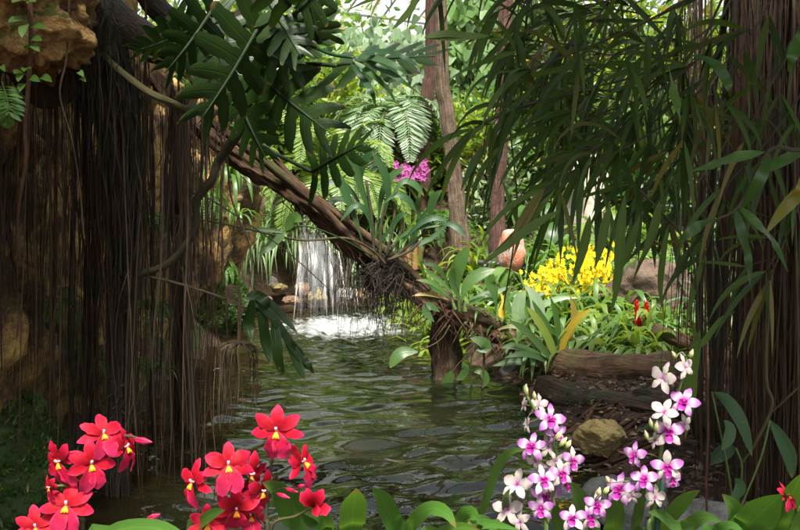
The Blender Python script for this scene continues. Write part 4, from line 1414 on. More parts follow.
STR += [
    (384, 11.9, 26, .7, .06, 'bright', 'bright strap plant left of the mauve orchid pot'),
    (405, 12.3, 24, .6, .05, 'yellowgreen', 'yellow green strap plant just below the mauve orchids'),
    (418, 11.2, 28, .6, .05, 'bright', 'sunlit strap plant left of the dark thin trunk foot'),
    (440, 10.3, 28, .55, .05, 'yellowgreen', 'yellow green strap plant against the left side of the tan trunk foot'),
    (474, 10.8, 26, .55, .05, 'yellowgreen', 'yellow green strap plant right of the tan trunk foot'),
    (486, 10.9, 26, .6, .05, 'bright', 'bright strap plant left of the reddish trunk foot'),
    (455, 8.6, 26, .5, .05, 'bright', 'bright strap plant directly above the stump on the bank'),
    (420, 9.0, 28, .55, .05, 'bright', 'bright strap plant over the log between the two dark epiphytes'),
    (437, 8.4, 26, .5, .05, 'yellowgreen', 'yellow green strap plant rising behind the log left of the paddle leaves'),
    (510, 7.9, 24, .45, .05, 'bright', 'bright strap plant behind the lower end of the leaning log'),
    (528, 7.6, 24, .45, .05, 'bright2', 'strap plant close behind the spreading epiphyte on the lower log'),
    (620, 7.8, 24, .5, .05, 'bright2', 'strap plant left of the brown boulder'),
    (665, 6.5, 22, .38, .04, 'bright', 'low bright strap plant at the right end of the fallen log'),
]
for (px, y, n, L, W, mt, lb) in STR:
    strap_plant(gpt(px, y, .02), int(n * 1.3), L, W, M[mt], lb, 'plant', GS, droop=1.0, elev=(.45, 1.4), spread=.12, prof='strap' if W < .07 else 'lance')
broad_plant(gpt(524, 8.9), 14, .36, .14, 'bright2', 'broad oval leaved plant between the red lichened stone and the yellow orchids', h=.4)
broad_plant(gpt(545, 11.0), 12, .5, .2, 'mid', 'large leaved plant beside the pale standing stone', h=.7)
broad_plant(gpt(385, 12.9), 12, .5, .2, 'bright', 'large leaved plant between the cycad and the mauve orchids', h=.6)
broad_plant(gpt(240, 12.6), 12, .6, .24, 'bright2', 'big leaved plant on the cliff edge behind the leaning log', h=.9)
broad_plant(gpt(610, 10.9), 12, .5, .18, 'bright', 'large leaved plant right behind the yellow orchids', h=.7)

# ground cover that closes gaps between the plants on the bank
mb = MB()
for k in range(9000):
    x, y = ru(-1.5, 5.5), ru(6.6, 16)
    if sdist(x, y) < .15 or (x < .9 and y < 8.0) or (y < 7 and x < 1.2):
        continue
    b = V((x, y, ground(x, y)))
    a = ru(0, 6.28)
    leaf(mb, arc(b, (math.cos(a), math.sin(a), ru(.4, 1.6)), ru(.15, .34), .9, 3), ru(.02, .045), UP, 'lance')
tag(mb.build('ground_cover', M['bright2']), 'low green ground cover filling the bank between the plants', 'ground cover', kind='stuff')

# red spikes
rsp = thing('red_ginger', gpt(641, 7.0), 'plant with two upright crimson flower spikes in front of the brown boulder', 'flowering plant')
for (px, py0, py1) in ((636, 348, 302), (646, 346, 303)):
    top, bot = P(px, py1, 7.0), P(px + 4, py0, 7.0)
    mb = MB()
    tube(mb, [gpt(645, 7.0), bot, bot.lerp(top, .3)], [.008, .007], 6, 5)
    mb.build('stem', M['greenstem'], rsp)
    mb = MB()
    for k in range(60):
        t_ = k / 60
        p = bot.lerp(top, t_)
        a = k * 2.4
        s_ = .045 * (1 - .55 * t_)
        leafq(mb, p, V((math.cos(a), math.sin(a), 1.0 + t_)), UP + V((math.cos(a), math.sin(a), 0)), s_ * 1.7, s_)
    tube(mb, [bot, top], [.016, .005], 8, 6)
    mb.build('flower_spike', M['redspike'], rsp)
mb = MB()
for k in range(10):
    a = ru(0, 6.28)
    leaf(mb, arc(gpt(641, 7.0), (math.cos(a), math.sin(a), 1.2), .45, .8), .06, UP, 'lance')
mb.build('leaves', M['bright2'], rsp)

# yellow orchid mass
yo = thing('yellow_orchid', gpt(578, 8.3), 'large clump of bright yellow orchid sprays in the middle of the right bank', 'orchid')
yb = gpt(578, 8.3)
YS = [(536, 288), (546, 270), (552, 296), (560, 262), (566, 284), (575, 270), (580, 298), (586, 258), (592, 276), (598, 262), (604, 284), (609, 270), (597, 296), (556, 278), (570, 300), (612, 290), (540, 300), (584, 286), (548, 284), (603, 256)]
for (px, py) in YS:
    tip = P(px + ru(-3, 3), py - 8, 8.2 + ru(-.25, .25))
    mb = MB()
    tube(mb, [yb + V((ru(-.1, .1), ru(-.1, .1), 0)), yb.lerp(tip, .6) + V((0, 0, .12)), tip], [.006, .004, .002], 5, 10)
    s_ = mb.build('stem', M['greenstem'], yo)
    rest = MB()
    for k in range(30):
        mb = MB() if k < 5 else rest
        p = tip + V((rnd.gauss(0, .06), (-.06 if k < 5 else rnd.gauss(0, .05)), ru(-.22, .08)))
        f = (V((0, -1, .25)) + rv(.45)).normalized()
        rr = f.cross(UP).normalized(); uu = rr.cross(f)
        for j in range(5):
            an = j * 1.257 + 1.57
            leafq(mb, p, rr * math.cos(an) + uu * math.sin(an) + f * .2, f, .021, .013)
        leaf(mb, [p + uu * -.004, p + uu * -.017 + f * .004, p + uu * -.034], .038, f, 'petal', .0)
        if k < 5:
            mb.build('flower', M['yellow'], yo)
    rest.build('flower_spray', M['yellow'], yo)['kind'] = 'stuff'
mb = MB()
for k in range(34):
    a = ru(0, 6.28)
    leaf(mb, arc(yb + rv(.08) * .6, (math.cos(a), math.sin(a), 1.2), ru(.35, .6), .8), .055, UP, 'lance')
mb.build('leaves', M['bright2'], yo)
# small hanging yellow spray
ys = thing('hanging_orchid', P(527, 60, 3.7), 'small hanging spray of yellow flowers among the dark bamboo leaves', 'orchid')
mb = MB()
tube(mb, [P(540, -20, 3.7), P(529, 40, 3.7), P(527, 75, 3.7), P(531, 105, 3.7)], [.004, .003, .002], 5, 12)
mb.build('stem', M['vine'], ys)
for (px, py) in [(527, 62), (524, 67), (530, 66), (527, 71), (523, 74), (530, 76), (526, 58), (531, 93), (528, 95)]:
    mb = MB()
    p = P(px, py, 3.68)
    for j in range(6):
        leafq(mb, p, V((math.cos(j * 1.05), -.3, math.sin(j * 1.05))), V((0, -1, 0)), .016, .013)
    mb.build('flower', M['yellow'], ys)

# ================================================================== epiphytes on the log
def px_leaf_plant(name, label, cat, base, leaves, mat, Yd, prof='strap', extra=None, smat='greenstem', group=None, fold=.2, wmul=1.0, up=None, ncol=2):
    """leaves given as photo-space spines at the plant's real distance; Y varies leaf by leaf"""
    t = thing(name, base, label, cat, group)
    ml = MB()
    for sp, wpx, mi in leaves:
        yy = Yd + ru(-.12, .12)
        n = len(sp)
        dy = ru(-.12, .06)
        pts = [P(q[0], q[1], yy + dy * i / n) for i, q in enumerate(sp)]
        leaf(ml, catmull(pts, 8), wpx * Yd / FPX * wmul, up or V((ru(-.3, .3), -1, .5)), prof, fold, mi, ncol=ncol, wavy=.03)
    ml.build('leaves', mat, t)
    if extra:
        ms = MB()
        for sp, r in extra:
            yy = Yd + ru(-.06, .06)
            tube(ms, [P(q[0], q[1], yy) for q in sp], r, 7, 10, 0, .08)
        ms.build('stem', M[smat], t)
    return t
px_leaf_plant('epiphyte', 'dark leaved epiphyte with upright stems growing from the root ball on the leaning log', 'epiphyte', P(380, 262, 6.9), [
    ([(362, 240), (350, 205), (338, 178), (322, 165)], 13, 0), ([(372, 225), (362, 190), (352, 160), (348, 140)], 12, 0), ([(378, 225), (382, 195), (392, 176), (406, 168)], 12, 0),
    ([(385, 215), (388, 190), (382, 168), (372, 152)], 12, 0), ([(366, 215), (350, 190), (332, 182), (312, 190)], 11, 0), ([(390, 200), (402, 182), (414, 184), (424, 196)], 11, 0),
    ([(370, 205), (360, 180), (365, 160), (378, 148)], 11, 0), ([(360, 215), (345, 200), (330, 202), (318, 214)], 10, 0), ([(382, 205), (396, 195), (408, 200), (416, 212)], 10, 0),
    ([(392, 252), (412, 246), (432, 238), (446, 224)], 8, 0), ([(390, 246), (408, 232), (424, 226), (440, 226)], 9, 0), ([(396, 256), (412, 240), (420, 222), (430, 205)], 7, 0),
    ([(400, 245), (418, 225), (434, 218), (447, 222)], 9, 0), ([(432, 226), (430, 212), (434, 198), (442, 190)], 12, 0), ([(424, 226), (418, 212), (418, 203), (420, 196)], 9, 0), ([(434, 228), (448, 224), (458, 228), (466, 238)], 10, 0),
    ([(374, 240), (368, 215), (356, 205), (340, 222)], 9, 0), ([(376, 250), (392, 226), (400, 216), (408, 214)], 8, 0)],
    M['dark'], 6.85, wmul=.72, extra=[([(366, 258), (358, 225), (352, 196)], .012), ([(374, 258), (372, 220), (366, 180)], .012), ([(380, 258), (381, 225), (386, 200)], .012), ([(386, 258), (392, 230), (396, 205)], .011),
                                     ([(370, 258), (350, 235), (342, 215)], .01), ([(362, 256), (352, 240), (346, 205)], .012), ([(390, 260), (410, 245), (432, 226)], .01), ([(384, 260), (400, 236), (402, 218)], .01), ([(388, 260), (408, 252), (420, 242)], .011)], smat='darkstem', prof='paddle')
px_leaf_plant('paddle_epiphyte', 'epiphyte with smooth green paddle leaves sitting on the middle of the leaning log', 'epiphyte', P(464, 312, 7.1), [
    ([(458, 300), (456, 280), (460, 262), (470, 246)], 17, 0), ([(462, 302), (466, 286), (478, 275), (495, 269)], 15, 0), ([(456, 302), (440, 292), (424, 284), (410, 272)], 6, 0), ([(456, 298), (446, 286), (436, 278), (424, 268)], 6, 0),
    ([(466, 302), (482, 294), (496, 292), (510, 286)], 7, 0), ([(452, 300), (440, 288), (430, 282), (416, 280)], 6, 0), ([(454, 300), (444, 276), (434, 266), (420, 262)], 6, 0), ([(460, 302), (454, 288), (452, 276), (454, 268)], 9, 0),
    ([(468, 304), (478, 300), (486, 296), (494, 300)], 8, 0), ([(496, 306), (494, 292), (490, 282), (494, 274)], 14, 0), ([(450, 300), (436, 296), (424, 294), (412, 296)], 5, 0)],
    M['mid'], 7.05, wmul=.85, extra=[([(460, 312), (458, 300)], [.02, .012]), ([(465, 312), (464, 302)], [.02, .012]), ([(455, 310), (452, 300)], [.018, .01]), ([(497, 322), (496, 306)], [.012, .008])], prof='paddle')
px_leaf_plant('strap_orchid', 'spreading strap leaved epiphyte at the lower end of the leaning log', 'epiphyte', P(556, 372, 6.8), [
    ([(552, 366), (530, 362), (510, 362), (492, 366)], 10, 0), ([(550, 362), (528, 350), (512, 346), (500, 348)], 9, 0), ([(552, 360), (535, 340), (522, 328), (508, 320)], 9, 0), ([(556, 360), (548, 338), (536, 318), (526, 306)], 10, 1),
    ([(558, 360), (552, 335), (540, 315), (532, 300)], 9, 0), ([(562, 362), (572, 345), (586, 338), (604, 334)], 9, 0), ([(564, 364), (580, 356), (596, 354), (614, 362)], 10, 0), ([(560, 358), (566, 335), (578, 318), (592, 308)], 9, 2),
    ([(562, 362), (576, 350), (590, 340), (602, 326)], 8, 0), ([(556, 358), (558, 335), (556, 315), (550, 296)], 8, 0), ([(560, 360), (572, 330), (574, 310), (570, 296)], 8, 0), ([(552, 364), (536, 356), (520, 354), (504, 358)], 8, 0),
    ([(566, 366), (590, 366), (604, 372), (616, 380)], 8, 0), ([(548, 360), (530, 336), (514, 326), (496, 330)], 7, 0)],
    [M['mid'], M['yellowgreen'], M['yellowleaf']], 6.75, wmul=.8, extra=[([(553, 378), (552, 362)], [.022, .012]), ([(560, 378), (561, 360)], [.024, .012]), ([(566, 378), (567, 364)], [.02, .012]), ([(570, 372), (590, 372), (612, 374)], [.006, .003]), ([(556, 374), (580, 380), (606, 398)], [.006, .003])])
px_leaf_plant('yellowing_epiphyte', 'small epiphyte with a yellow leaf and bluish leaves behind the lower log', 'epiphyte', P(520, 335, 7.2), [
    ([(520, 330), (518, 312), (520, 298), (526, 290)], 16, 1), ([(528, 322), (528, 306), (536, 296), (548, 292)], 8, 0), ([(504, 325), (502, 312), (504, 302), (500, 292)], 7, 2), ([(512, 322), (508, 306), (506, 296), (512, 286)], 6, 0),
    ([(530, 316), (545, 304), (562, 298), (578, 298)], 7, 1), ([(540, 330), (538, 310), (534, 296), (524, 284)], 14, 1)],
    [M['mid'], M['glauc'], M['yellowleaf']], 7.4, prof='lance')
px_leaf_plant('hanging_epiphyte', 'small leafy epiphyte dangling over the water from the leaning log', 'epiphyte', P(478, 345, 6.9), [
    ([(418, 352), (404, 352), (396, 358), (390, 368)], 13, 0), ([(452, 370), (448, 380), (446, 388), (447, 396)], 12, 0), ([(472, 398), (476, 412), (482, 424), (486, 438)], 12, 0), ([(476, 350), (486, 348), (482, 342), (470, 338)], 12, 0),
    ([(462, 362), (466, 368), (462, 376), (456, 380)], 8, 0), ([(474, 372), (482, 372), (486, 380), (482, 388)], 8, 0), ([(440, 312), (430, 306), (426, 312), (434, 322)], 10, 0), ([(500, 390), (510, 400), (520, 402), (528, 398)], 4, 1)],
    [M['mid'], M['yellowleaf']], 6.9, prof='oval', extra=[([(470, 322), (474, 345), (470, 370), (474, 400)], .006), ([(480, 325), (484, 355), (482, 392)], .009), ([(450, 325), (440, 340), (418, 352)], .005), ([(474, 350), (460, 362), (452, 372)], .004)], smat='vine')

LP = 'small strap leaved plants growing along the leaning log'
for (px, py, y, n, L, W, mt, lb) in ((436, 296, 7.25, 12, .24, .024, 'bright', 'bright tuft on the log directly above the stump'),
        (480, 316, 7.25, 14, .26, .026, 'mid', 'tuft on the log just right of the paddle leaves'), (500, 326, 7.2, 14, .28, .028, 'bright2', 'tuft on the log between the paddle leaves and the yellowing epiphyte'),
        (518, 342, 7.0, 20, .36, .034, 'mid', 'tuft low on the log left of the spreading epiphyte'), (538, 352, 6.95, 20, .38, .036, 'bright2', 'tuft under the left leaves of the spreading epiphyte'),
        (566, 366, 6.75, 20, .36, .034, 'bright', 'bright tuft where the leaning log meets the fallen log'), (590, 368, 6.5, 16, .28, .03, 'mid', 'tuft on top of the left end of the fallen log'), (630, 370, 6.4, 14, .24, .028, 'bright2', 'little tuft on the middle of the fallen log')):
    strap_plant(P(px, py, y), n, L, W, M[mt], lb, 'plant', LP, droop=1.2, elev=(.1, 1.35), name='log_plant', spread=.05, prof='lance')

# ================================================================== monstera: split leaves
def split_leaf(parent, base, tip, nrm, W, nf=8, droop=.12, pet=None, hole=True, mat='monstera', side_sweep=.75):
    mb = MB()
    base, tip = V(base), V(tip)
    t = (tip - base); L = t.length; t.normalize()
    W = W or L * 1.0
    s = t.cross(nrm).normalized(); n = s.cross(t)
    def at(a, b):      # a along the midrib 0..1, b sideways in lengths
        return base + t * (a * L) + s * b + n * (-droop * L * (a * a * .7 + (abs(b) / (W * .5 + 1e-6)) ** 2 * .5))
    env = lambda a: (1 - a) ** .4 * (.82 + .25 * math.sin(math.pi * a))
    for sg in (-1, 1):
        for k in range(nf):
            a0, a1 = k / nf * .93, (k + 1) / nf * .93
            ln = W * .5 * env((k + .5) / nf) * ru(.9, 1.08)
            back = side_sweep * (-.45 + 1.2 * (k / (nf - 1)) ** .8)
            m = 16
            vs, uvs, fs = [], [], []
            for i in range(m + 1):
                q = i / m
                cen = (a0 + a1) / 2 + back * q * ln / L + .25 * back * q * q
                hw = (a1 - a0) / 2
                if hole and .2 < q < .34:
                    hw *= 1 - .2 * math.sin(math.pi * (q - .2) / .14)
                cut = .6
                if q > cut:
                    hw *= 1 - .2 * smooth((q - cut) / .14)
                if q > .8:
                    hw *= math.sqrt(max(.02, 1 - ((q - .8) / .205) ** 2))
                hw *= 1.02
                for e in (-1, 0, 1):
                    p = at(cen + e * hw, sg * q * ln)
                    p = p - n * (abs(e) * hw * L * .22 * min(1, q * 2))
                    vs.append(p); uvs.append((.5 + .5 * e, q))
            for i in range(m):
                for e in range(2):
                    j = i * 3 + e
                    fs.append((j, j + 1, j + 4, j + 3))
            mb.add(vs, fs, uvs, 0)
    lf = mb.build('leaf', M[mat], parent)
    mb = MB()
    tube(mb, [at(0, 0) + n * .002, at(.5, 0) + n * .003, at(1, 0)], [.007, .005, .002], 6, 8)
    if pet:
        tube(mb, [V(p) for p in pet] + [base], [.011, .009, .008], 7, 14)
    mb.build('petiole', M['leafstem'], lf)
    return lf
mo = thing('monstera_vine', P(245, 100, 4.0), 'dark climbing plant with huge split and holed leaves hanging above the leaning log', 'climbing plant')
split_leaf(mo, P(262, 20, 3.3), P(205, 125, 3.2), V((.15, -.55, -.75)), None, 6, pet=[P(250, 90, 4.0), P(280, 40, 3.7)])
split_leaf(mo, P(215, 5, 3.5), P(170, 75, 3.4), V((.1, -.5, -.8)), None, 6, pet=[P(245, 30, 3.9)])
split_leaf(mo, P(338, 66, 3.4), P(432, 48, 3.2), V((0, -.6, .75)), None, 6, pet=[P(250, 80, 4.0), P(275, 66, 3.8), P(310, 64, 3.6)])
split_leaf(mo, P(318, 40, 3.5), P(306, -18, 3.4), V((.1, -.9, -.3)), None, 6, pet=[P(270, 70, 3.8)])
split_leaf(mo, P(258, 76, 3.7), P(320, 128, 3.45), V((-.5, -.5, .3)), None, 6, pet=[P(246, 90, 3.9)], droop=.25)
split_leaf(mo, P(235, 90, 3.6), P(262, 160, 3.5), V((-.3, -.8, -.4)), None, 6, pet=[P(242, 100, 3.9)])
split_leaf(mo, P(312, 172, 3.9), P(362, 140, 3.7), V((-.2, -.8, .4)), None, 6, pet=[P(240, 125, 4.0), P(270, 150, 4.0)])
split_leaf(mo, P(266, 60, 3.6), P(330, 20, 3.5), V((.1, -.8, .5)), None, 6, pet=[P(250, 80, 3.9)])
split_leaf(mo, P(190, 30, 3.6), P(135, 55, 3.5), V((.1, -.6, -.7)), None, 6, pet=[P(230, 50, 3.9)])
split_leaf(mo, P(300, 10, 3.2), P(345, -40, 3.1), V((.1, -.8, .3)), None, 6, pet=[P(270, 30, 3.6)])
split_leaf(mo, P(290, 5, 3.2), P(235, -60, 3.0), V((.1, -.7, -.5)), None, 6, pet=[P(260, 30, 3.6)])
split_leaf(mo, P(205, 15, 3.7), P(232, 95, 3.6), V((.2, -.7, -.5)), None, 6, pet=[P(240, 40, 4.0)])
split_leaf(mo, P(250, 40, 3.4), P(300, 75, 3.3), V((-.2, -.8, -.1)), None, 5, pet=[P(244, 60, 3.9)])
split_leaf(mo, P(170, 20, 3.8), P(200, 70, 3.7), V((.2, -.7, -.5)), None, 6, pet=[P(230, 30, 4.0)])
split_leaf(mo, P(268, 0, 3.3), P(300, 55, 3.2), V((.0, -.9, .1)), None, 6, pet=[P(240, 30, 3.9)])
mb = MB()
tube(mb, [P(232, 20, 4.0), P(244, 60, 4.0), P(242, 100, 4.0), P(238, 130, 4.02)], [.02, .024, .024, .02], 10, 24, 0, .15)
mb.build('stem', M['darkstem'], mo)
ml_ = thing('split_leaf_shoot', P(240, 300, 4.2), 'single drooping split leaf with dangling roots hanging over the water left of centre', 'climbing plant')
def finger_leaf(parent, mid, fingers, Yd, mat):
    mb = MB()
    for sp, wpx in fingers:
        leaf(mb, catmull([P(x, y, Yd + ru(-.04, .04)) for x, y in sp], 8), wpx * Yd / FPX, V((.5, -1, .3)), 'strap', .2)
    leaf(mb, catmull([P(x, y, Yd) for x, y in mid], 8), 9 * Yd / FPX, V((.5, -1, .3)), 'strap', .2)
    return mb.build('leaf', M[mat], parent)
finger_leaf(ml_, [(244, 298), (262, 306), (280, 328), (300, 358), (312, 372)], [([(252, 300), (250, 315), (248, 328), (252, 342)], 11), ([(262, 306), (263, 325), (266, 345), (271, 366)], 11), ([(274, 318), (276, 340), (278, 360), (285, 376)], 11),
    ([(284, 332), (292, 350), (298, 365), (306, 382)], 10), ([(292, 342), (302, 356), (308, 364), (314, 374)], 7), ([(250, 298), (266, 300), (284, 318), (298, 334)], 8), ([(246, 300), (256, 296), (264, 300), (270, 310)], 12)], 4.1, 'monstera')
mb = MB()
tube(mb, [P(238, 285, 4.2), P(240, 302, 4.2), P(239, 338, 4.2), P(238, 346, 4.2)], [.009, .01, .008], 7, 10, 0, .2)
leaf(mb, catmull([P(238, 304, 4.2), P(231, 300, 4.19), P(229, 288, 4.18), P(236, 286, 4.2)], 6), .04, V((0, -1, 0)), 'oval', .3)
for k in range(44):
    p = P(238 + ru(-5, 5), 342, 4.2)
    sx = ru(-20, 20)
    q = P(238 + sx, ru(345, 352), 4.2 + ru(-.08, .08))
    pts = [p, q]
    e = P(238 + sx * 1.05 + ru(-4, 4), ru(380, 435), 4.2 + ru(-.1, .1))
    pts += [q.lerp(e, .35) + V((ru(-.015, .015), 0, 0)), q.lerp(e, .7) + V((ru(-.015, .015), 0, 0)), e]
    tube(mb, pts, [.003, .0022, .0012], 4, 12)
mb.build('aerial_root', M['root'], ml_)['kind'] = 'stuff'
mb = MB()
for (a, b, c, wd) in (((300, 262), (282, 240), (268, 246), 8), ((288, 230), (298, 224), (310, 215), 12), ((285, 232), (270, 246), (252, 252), 9)):
    pass
leaf(mb, catmull([P(285, 232, 6.0), P(291, 222, 6.0), P(296, 218, 5.98), P(302, 222, 5.95)], 6), .09, V((0, -1, .3)), 'oval')
leaf(mb, catmull([P(286, 232, 6.0), P(276, 240, 5.98), P(266, 250, 5.95), P(258, 254, 5.9)], 6), .07, V((0, -1, .3)), 'lance')
leaf(mb, catmull([P(286, 233, 6.0), P(270, 230, 5.98), P(255, 230, 5.95), P(240, 232, 5.9)], 6), .03, V((0, -1, .3)), 'lance')
tube(mb, [P(372, 256, 6.6), P(340, 238, 6.3), P(305, 226, 6.05), P(286, 232, 6.0)], [.006, .005], 6, 12)
tag(mb.build('leafy_twig', M['mid'], loc=P(286, 232, 6)), 'thin twig with two dark leaves in front of the waterfall', 'twig')

CF = 'small ferns and leaves rooted on the cliff'
for (px, py, y, n, L, kind, lb) in ((205, 200, 8.6, 9, .4, 'f', 'fern arching from the cliff between the root column and the leaning log'), (238, 215, 9.4, 9, .35, 's', 'strap leaved tuft at the top of the yellow rock face'),
        (222, 268, 9.5, 10, .3, 'f', 'small fern just above the mossy hump'), (150, 225, 5.9, 8, .3, 'f', 'small fern in the gap right of the black root column'), (148, 310, 5.6, 9, .28, 'f', 'fern low in the gap right of the black root column'),
        (60, 300, 4.75, 8, .22, 'f', 'little fern behind the roots at mid height on the left'), (150, 370, 5.4, 10, .25, 's', 'small tuft of green leaves near the water between the root columns'), (95, 355, 4.9, 8, .2, 'f', 'little fern left of the black root column near the red orchid'),
        (230, 175, 8.3, 10, .5, 's', 'bright strap leaves hanging below the upper end of the leaning log'), (185, 330, 6.6, 8, .25, 'f', 'little fern behind the foot of the reddish root column'), (25, 400, 4.4, 9, .2, 'f', 'small dark fern above the mossy bank at the left edge')):
    b = P(px, py, y)
    if kind == 'f':
        frond_plant(b, n, L, L * .16, 16, L * .055, 'fern', lb, 'fern', CF, droop=1.3, elev=(.0, 1.2), name='cliff_fern', arcs=(-2.6, .6), stem_r=.003)
    else:
        strap_plant(b, n * 2, L, L * .075, M['bright2'], lb, 'plant', CF, droop=1.5, elev=(.2, 1.3), name='cliff_plant', spread=.04)
# small plants at the top left
lf = thing('hanging_fern', P(8, 85, 2.9), 'green fern frond hanging at the left edge below the orange rock', 'fern')
mb = MB()
frond(mb, [P(2, 82, 3.0), P(6, 95, 2.9), P(9, 110, 2.85), P(8, 126, 2.85)], .065, 14, .02, 0, 1, stem_r=.003)
frond(mb, [P(-6, 86, 3.0), P(-4, 100, 2.9), P(-2, 112, 2.85), P(0, 118, 2.85)], .055, 12, .02, 0, 1, stem_r=.003)
mb.build('fronds', [M['fern'], M['greenstem']], lf)
mb = MB()
for (x0, y0, x1, y1, wd) in ((28, 2, 12, 3, 9), (28, 4, 36, 2, 8), (28, 22, 8, 23, 8), (28, 24, 22, 38, 9), (30, 28, 46, 29, 7), (30, 42, 42, 41, 8), (30, 46, 40, 52, 7), (28, 50, 22, 48, 7), (27, 76, 14, 74, 9), (28, 80, 40, 82, 8), (26, 74, 18, 82, 8), (40, 78, 52, 82, 8), (2, 66, 5, 72, 6), (30, 70, 24, 72, 8), (27, 84, 20, 92, 8), (78, 73, 84, 77, 6), (80, 80, 86, 82, 5)):
    a, b = P(x0, y0, 2.98), P(x1, y1, 2.9)
    leaf(mb, catmull([a, a.lerp(b, .5) + V((0, -.01, .008)), b], 5), wd * 3 / FPX, V((.1, -1, .4)), 'oval')
tag(mb.build('creeper', M['bright2'], loc=P(28, 80, 2.95)), 'leafy creeper in front of the orange rock outcrop', 'creeper')

# ================================================================== bamboo on the right
bam = thing('bamboo', gpt(705, 4.6), 'dense dark bamboo with long drooping leaves filling the upper right', 'bamboo')
mb = MB()
bb0 = gpt(705, 4.6)
for k in range(7):
    b = bb0 + V((ru(-.04, .5), ru(-.25, .3), -.1))
    tube(mb, [b, b + V((ru(-.1, .1), 0, 1.6)), b + V((ru(-.1, .3), ru(-.5, .1), 3.4)), b + V((ru(-.8, .3), ru(-1, .2), 4.6))], [.022, .02, .016, .008], 8, 30)
mb.build('culm', M['darkstem'], bam)
def samp_right(r):
    while True:
        x, y, z = r.uniform(.25, 4.0), r.uniform(1.1, 4.6), r.uniform(2.75, 3.9)
        if z < 1.9 + .22 * y:
            continue
        if x < .35 + .06 * y + .25 * math.sin(y * 2.2):
            continue
        if math.hypot(x - 1.3, y - 3.2) < .75 or math.hypot(x - 1.9, y - 3.6) < .4:  # opening in the shading leaves so sun reaches the boulder and bank
            continue
        return V((x, y, z))
shade_canopy('shade_crown', M['bamboo_leaf'], bam, 5200, samp_right, .26, 9)  # unseen leaves, added to keep the bamboo and right side dark
def bamboo_branch(pts, nleaf, L, W, mat, hang=(-.1, .55), side=1.0, jit=.3, mb=None):
    own = mb is None
    mb = mb or MB()
    c = catmull(pts, 40)
    tube(mb, c[::5], [.005, .0035, .002], 5, 10, 1)
    nodes = max(3, nleaf // 3)
    for j in range(nodes):
        t = .1 + .88 * (j + ru(0, .8)) / nodes
        i = min(int(t * 40), 39)
        p = c[i].lerp(c[i + 1], t * 40 - i)
        tg = (c[i + 1] - c[i]).normalized()
        sw = ru(-.5, .5)
        # a short side twig ending in a fan of three to five leaves
        ang = ru(-1.4, 1.1)
        right = V((1, 0, 0)); ax = V((tg.x, tg.y, tg.z))
        pl = V((-ax.z, 0, ax.x))
        d0 = (ax * math.cos(ang) + pl * math.sin(ang) + V((0, ru(-.5, .4), -.25))).normalized()
        e = p + d0 * ru(.02, .12)
        tube(mb, [p, p.lerp(e, .5) + V((0, 0, .004)), e], [.002, .0015], 4, 3, 1)
        q = V((-d0.z, 0, d0.x))
        for k in range(rnd.choice((2, 3, 3, 4))):
            a = ru(-.85, .85)
            d = d0 * math.cos(a) + q * math.sin(a) + V((0, ru(-.4, .4), -ru(-.15, .3)))
            leaf(mb, arc(e, d, L * ru(.6, 1.2), ru(.0, .6), 7), W * ru(.65, 1.15), V((ru(-1.4, 1.4), -1, ru(-.8, 1.4))), 'lance', .22)
    # a fan of leaves at the tip
    for k in range(3):
        d = (c[-1] - c[-4]).normalized() + rv(.3) + V((0, 0, -.2))
        leaf(mb, arc(c[-1], d, L * ru(.9, 1.2), ru(.2, .5), 7), W, V((ru(-.6, .6), -1, .4)), 'lance', .22)
    if own:
        return mb
BR = [
    ([(660, -70, 3.0), (600, -30, 2.8), (545, -5, 2.7), (500, 10, 2.6)], 13), ([(600, -80, 2.9), (540, -50, 2.8), (480, -35, 2.7), (440, -30, 2.6)], 9),
    ([(720, -20, 3.2), (640, 25, 2.9), (580, 50, 2.7), (530, 70, 2.6)], 15), ([(720, 20, 3.3), (650, 70, 3.0), (590, 88, 2.8), (515, 108, 2.7)], 15),
    ([(720, 40, 3.2), (660, 90, 3.0), (610, 110, 2.9), (560, 130, 2.8)], 13), ([(720, 70, 3.2), (670, 120, 3.0), (630, 145, 2.8), (580, 172, 2.7)], 13),
    ([(725, 100, 3.3), (690, 150, 3.1), (660, 170, 2.9), (630, 185, 2.8)], 12), ([(640, -60, 3.2), (605, 5, 3.1), (580, 45, 3.0), (560, 80, 2.9)], 13),
    ([(700, -50, 3.2), (675, 30, 3.1), (655, 70, 3.0), (635, 115, 2.9)], 14), ([(560, -70, 3.0), (535, -20, 2.9), (522, 10, 2.8), (512, 40, 2.8)], 8),
    ([(735, -30, 3.0), (700, 50, 2.9), (692, 90, 2.8), (684, 140, 2.8)], 10), ([(700, 130, 3.4), (670, 170, 3.3), (650, 185, 3.2), (640, 200, 3.1)], 8),
    ([(680, 30, 3.6), (620, 55, 3.5), (570, 45, 3.4), (530, 40, 3.3)], 12), ([(660, -20, 3.6), (610, 0, 3.5), (570, 15, 3.4), (545, 40, 3.4)], 11),
    ([(700, 80, 3.6), (650, 110, 3.5), (615, 125, 3.4), (590, 150, 3.3)], 12), ([(650, 110, 3.0), (600, 145, 2.8), (570, 165, 2.7), (545, 188, 2.6)], 9),
    ([(720, 150, 3.6), (700, 180, 3.5), (680, 200, 3.4), (668, 220, 3.3)], 9), ([(540, 100, 2.8), (510, 112, 2.7), (490, 120, 2.6), (474, 128, 2.6)], 6),
    ([(700, 0, 3.8), (670, 45, 3.7), (640, 65, 3.6), (610, 95, 3.5)], 13), ([(740, 40, 3.9), (705, 95, 3.8), (690, 130, 3.7), (672, 165, 3.6)], 12),
]
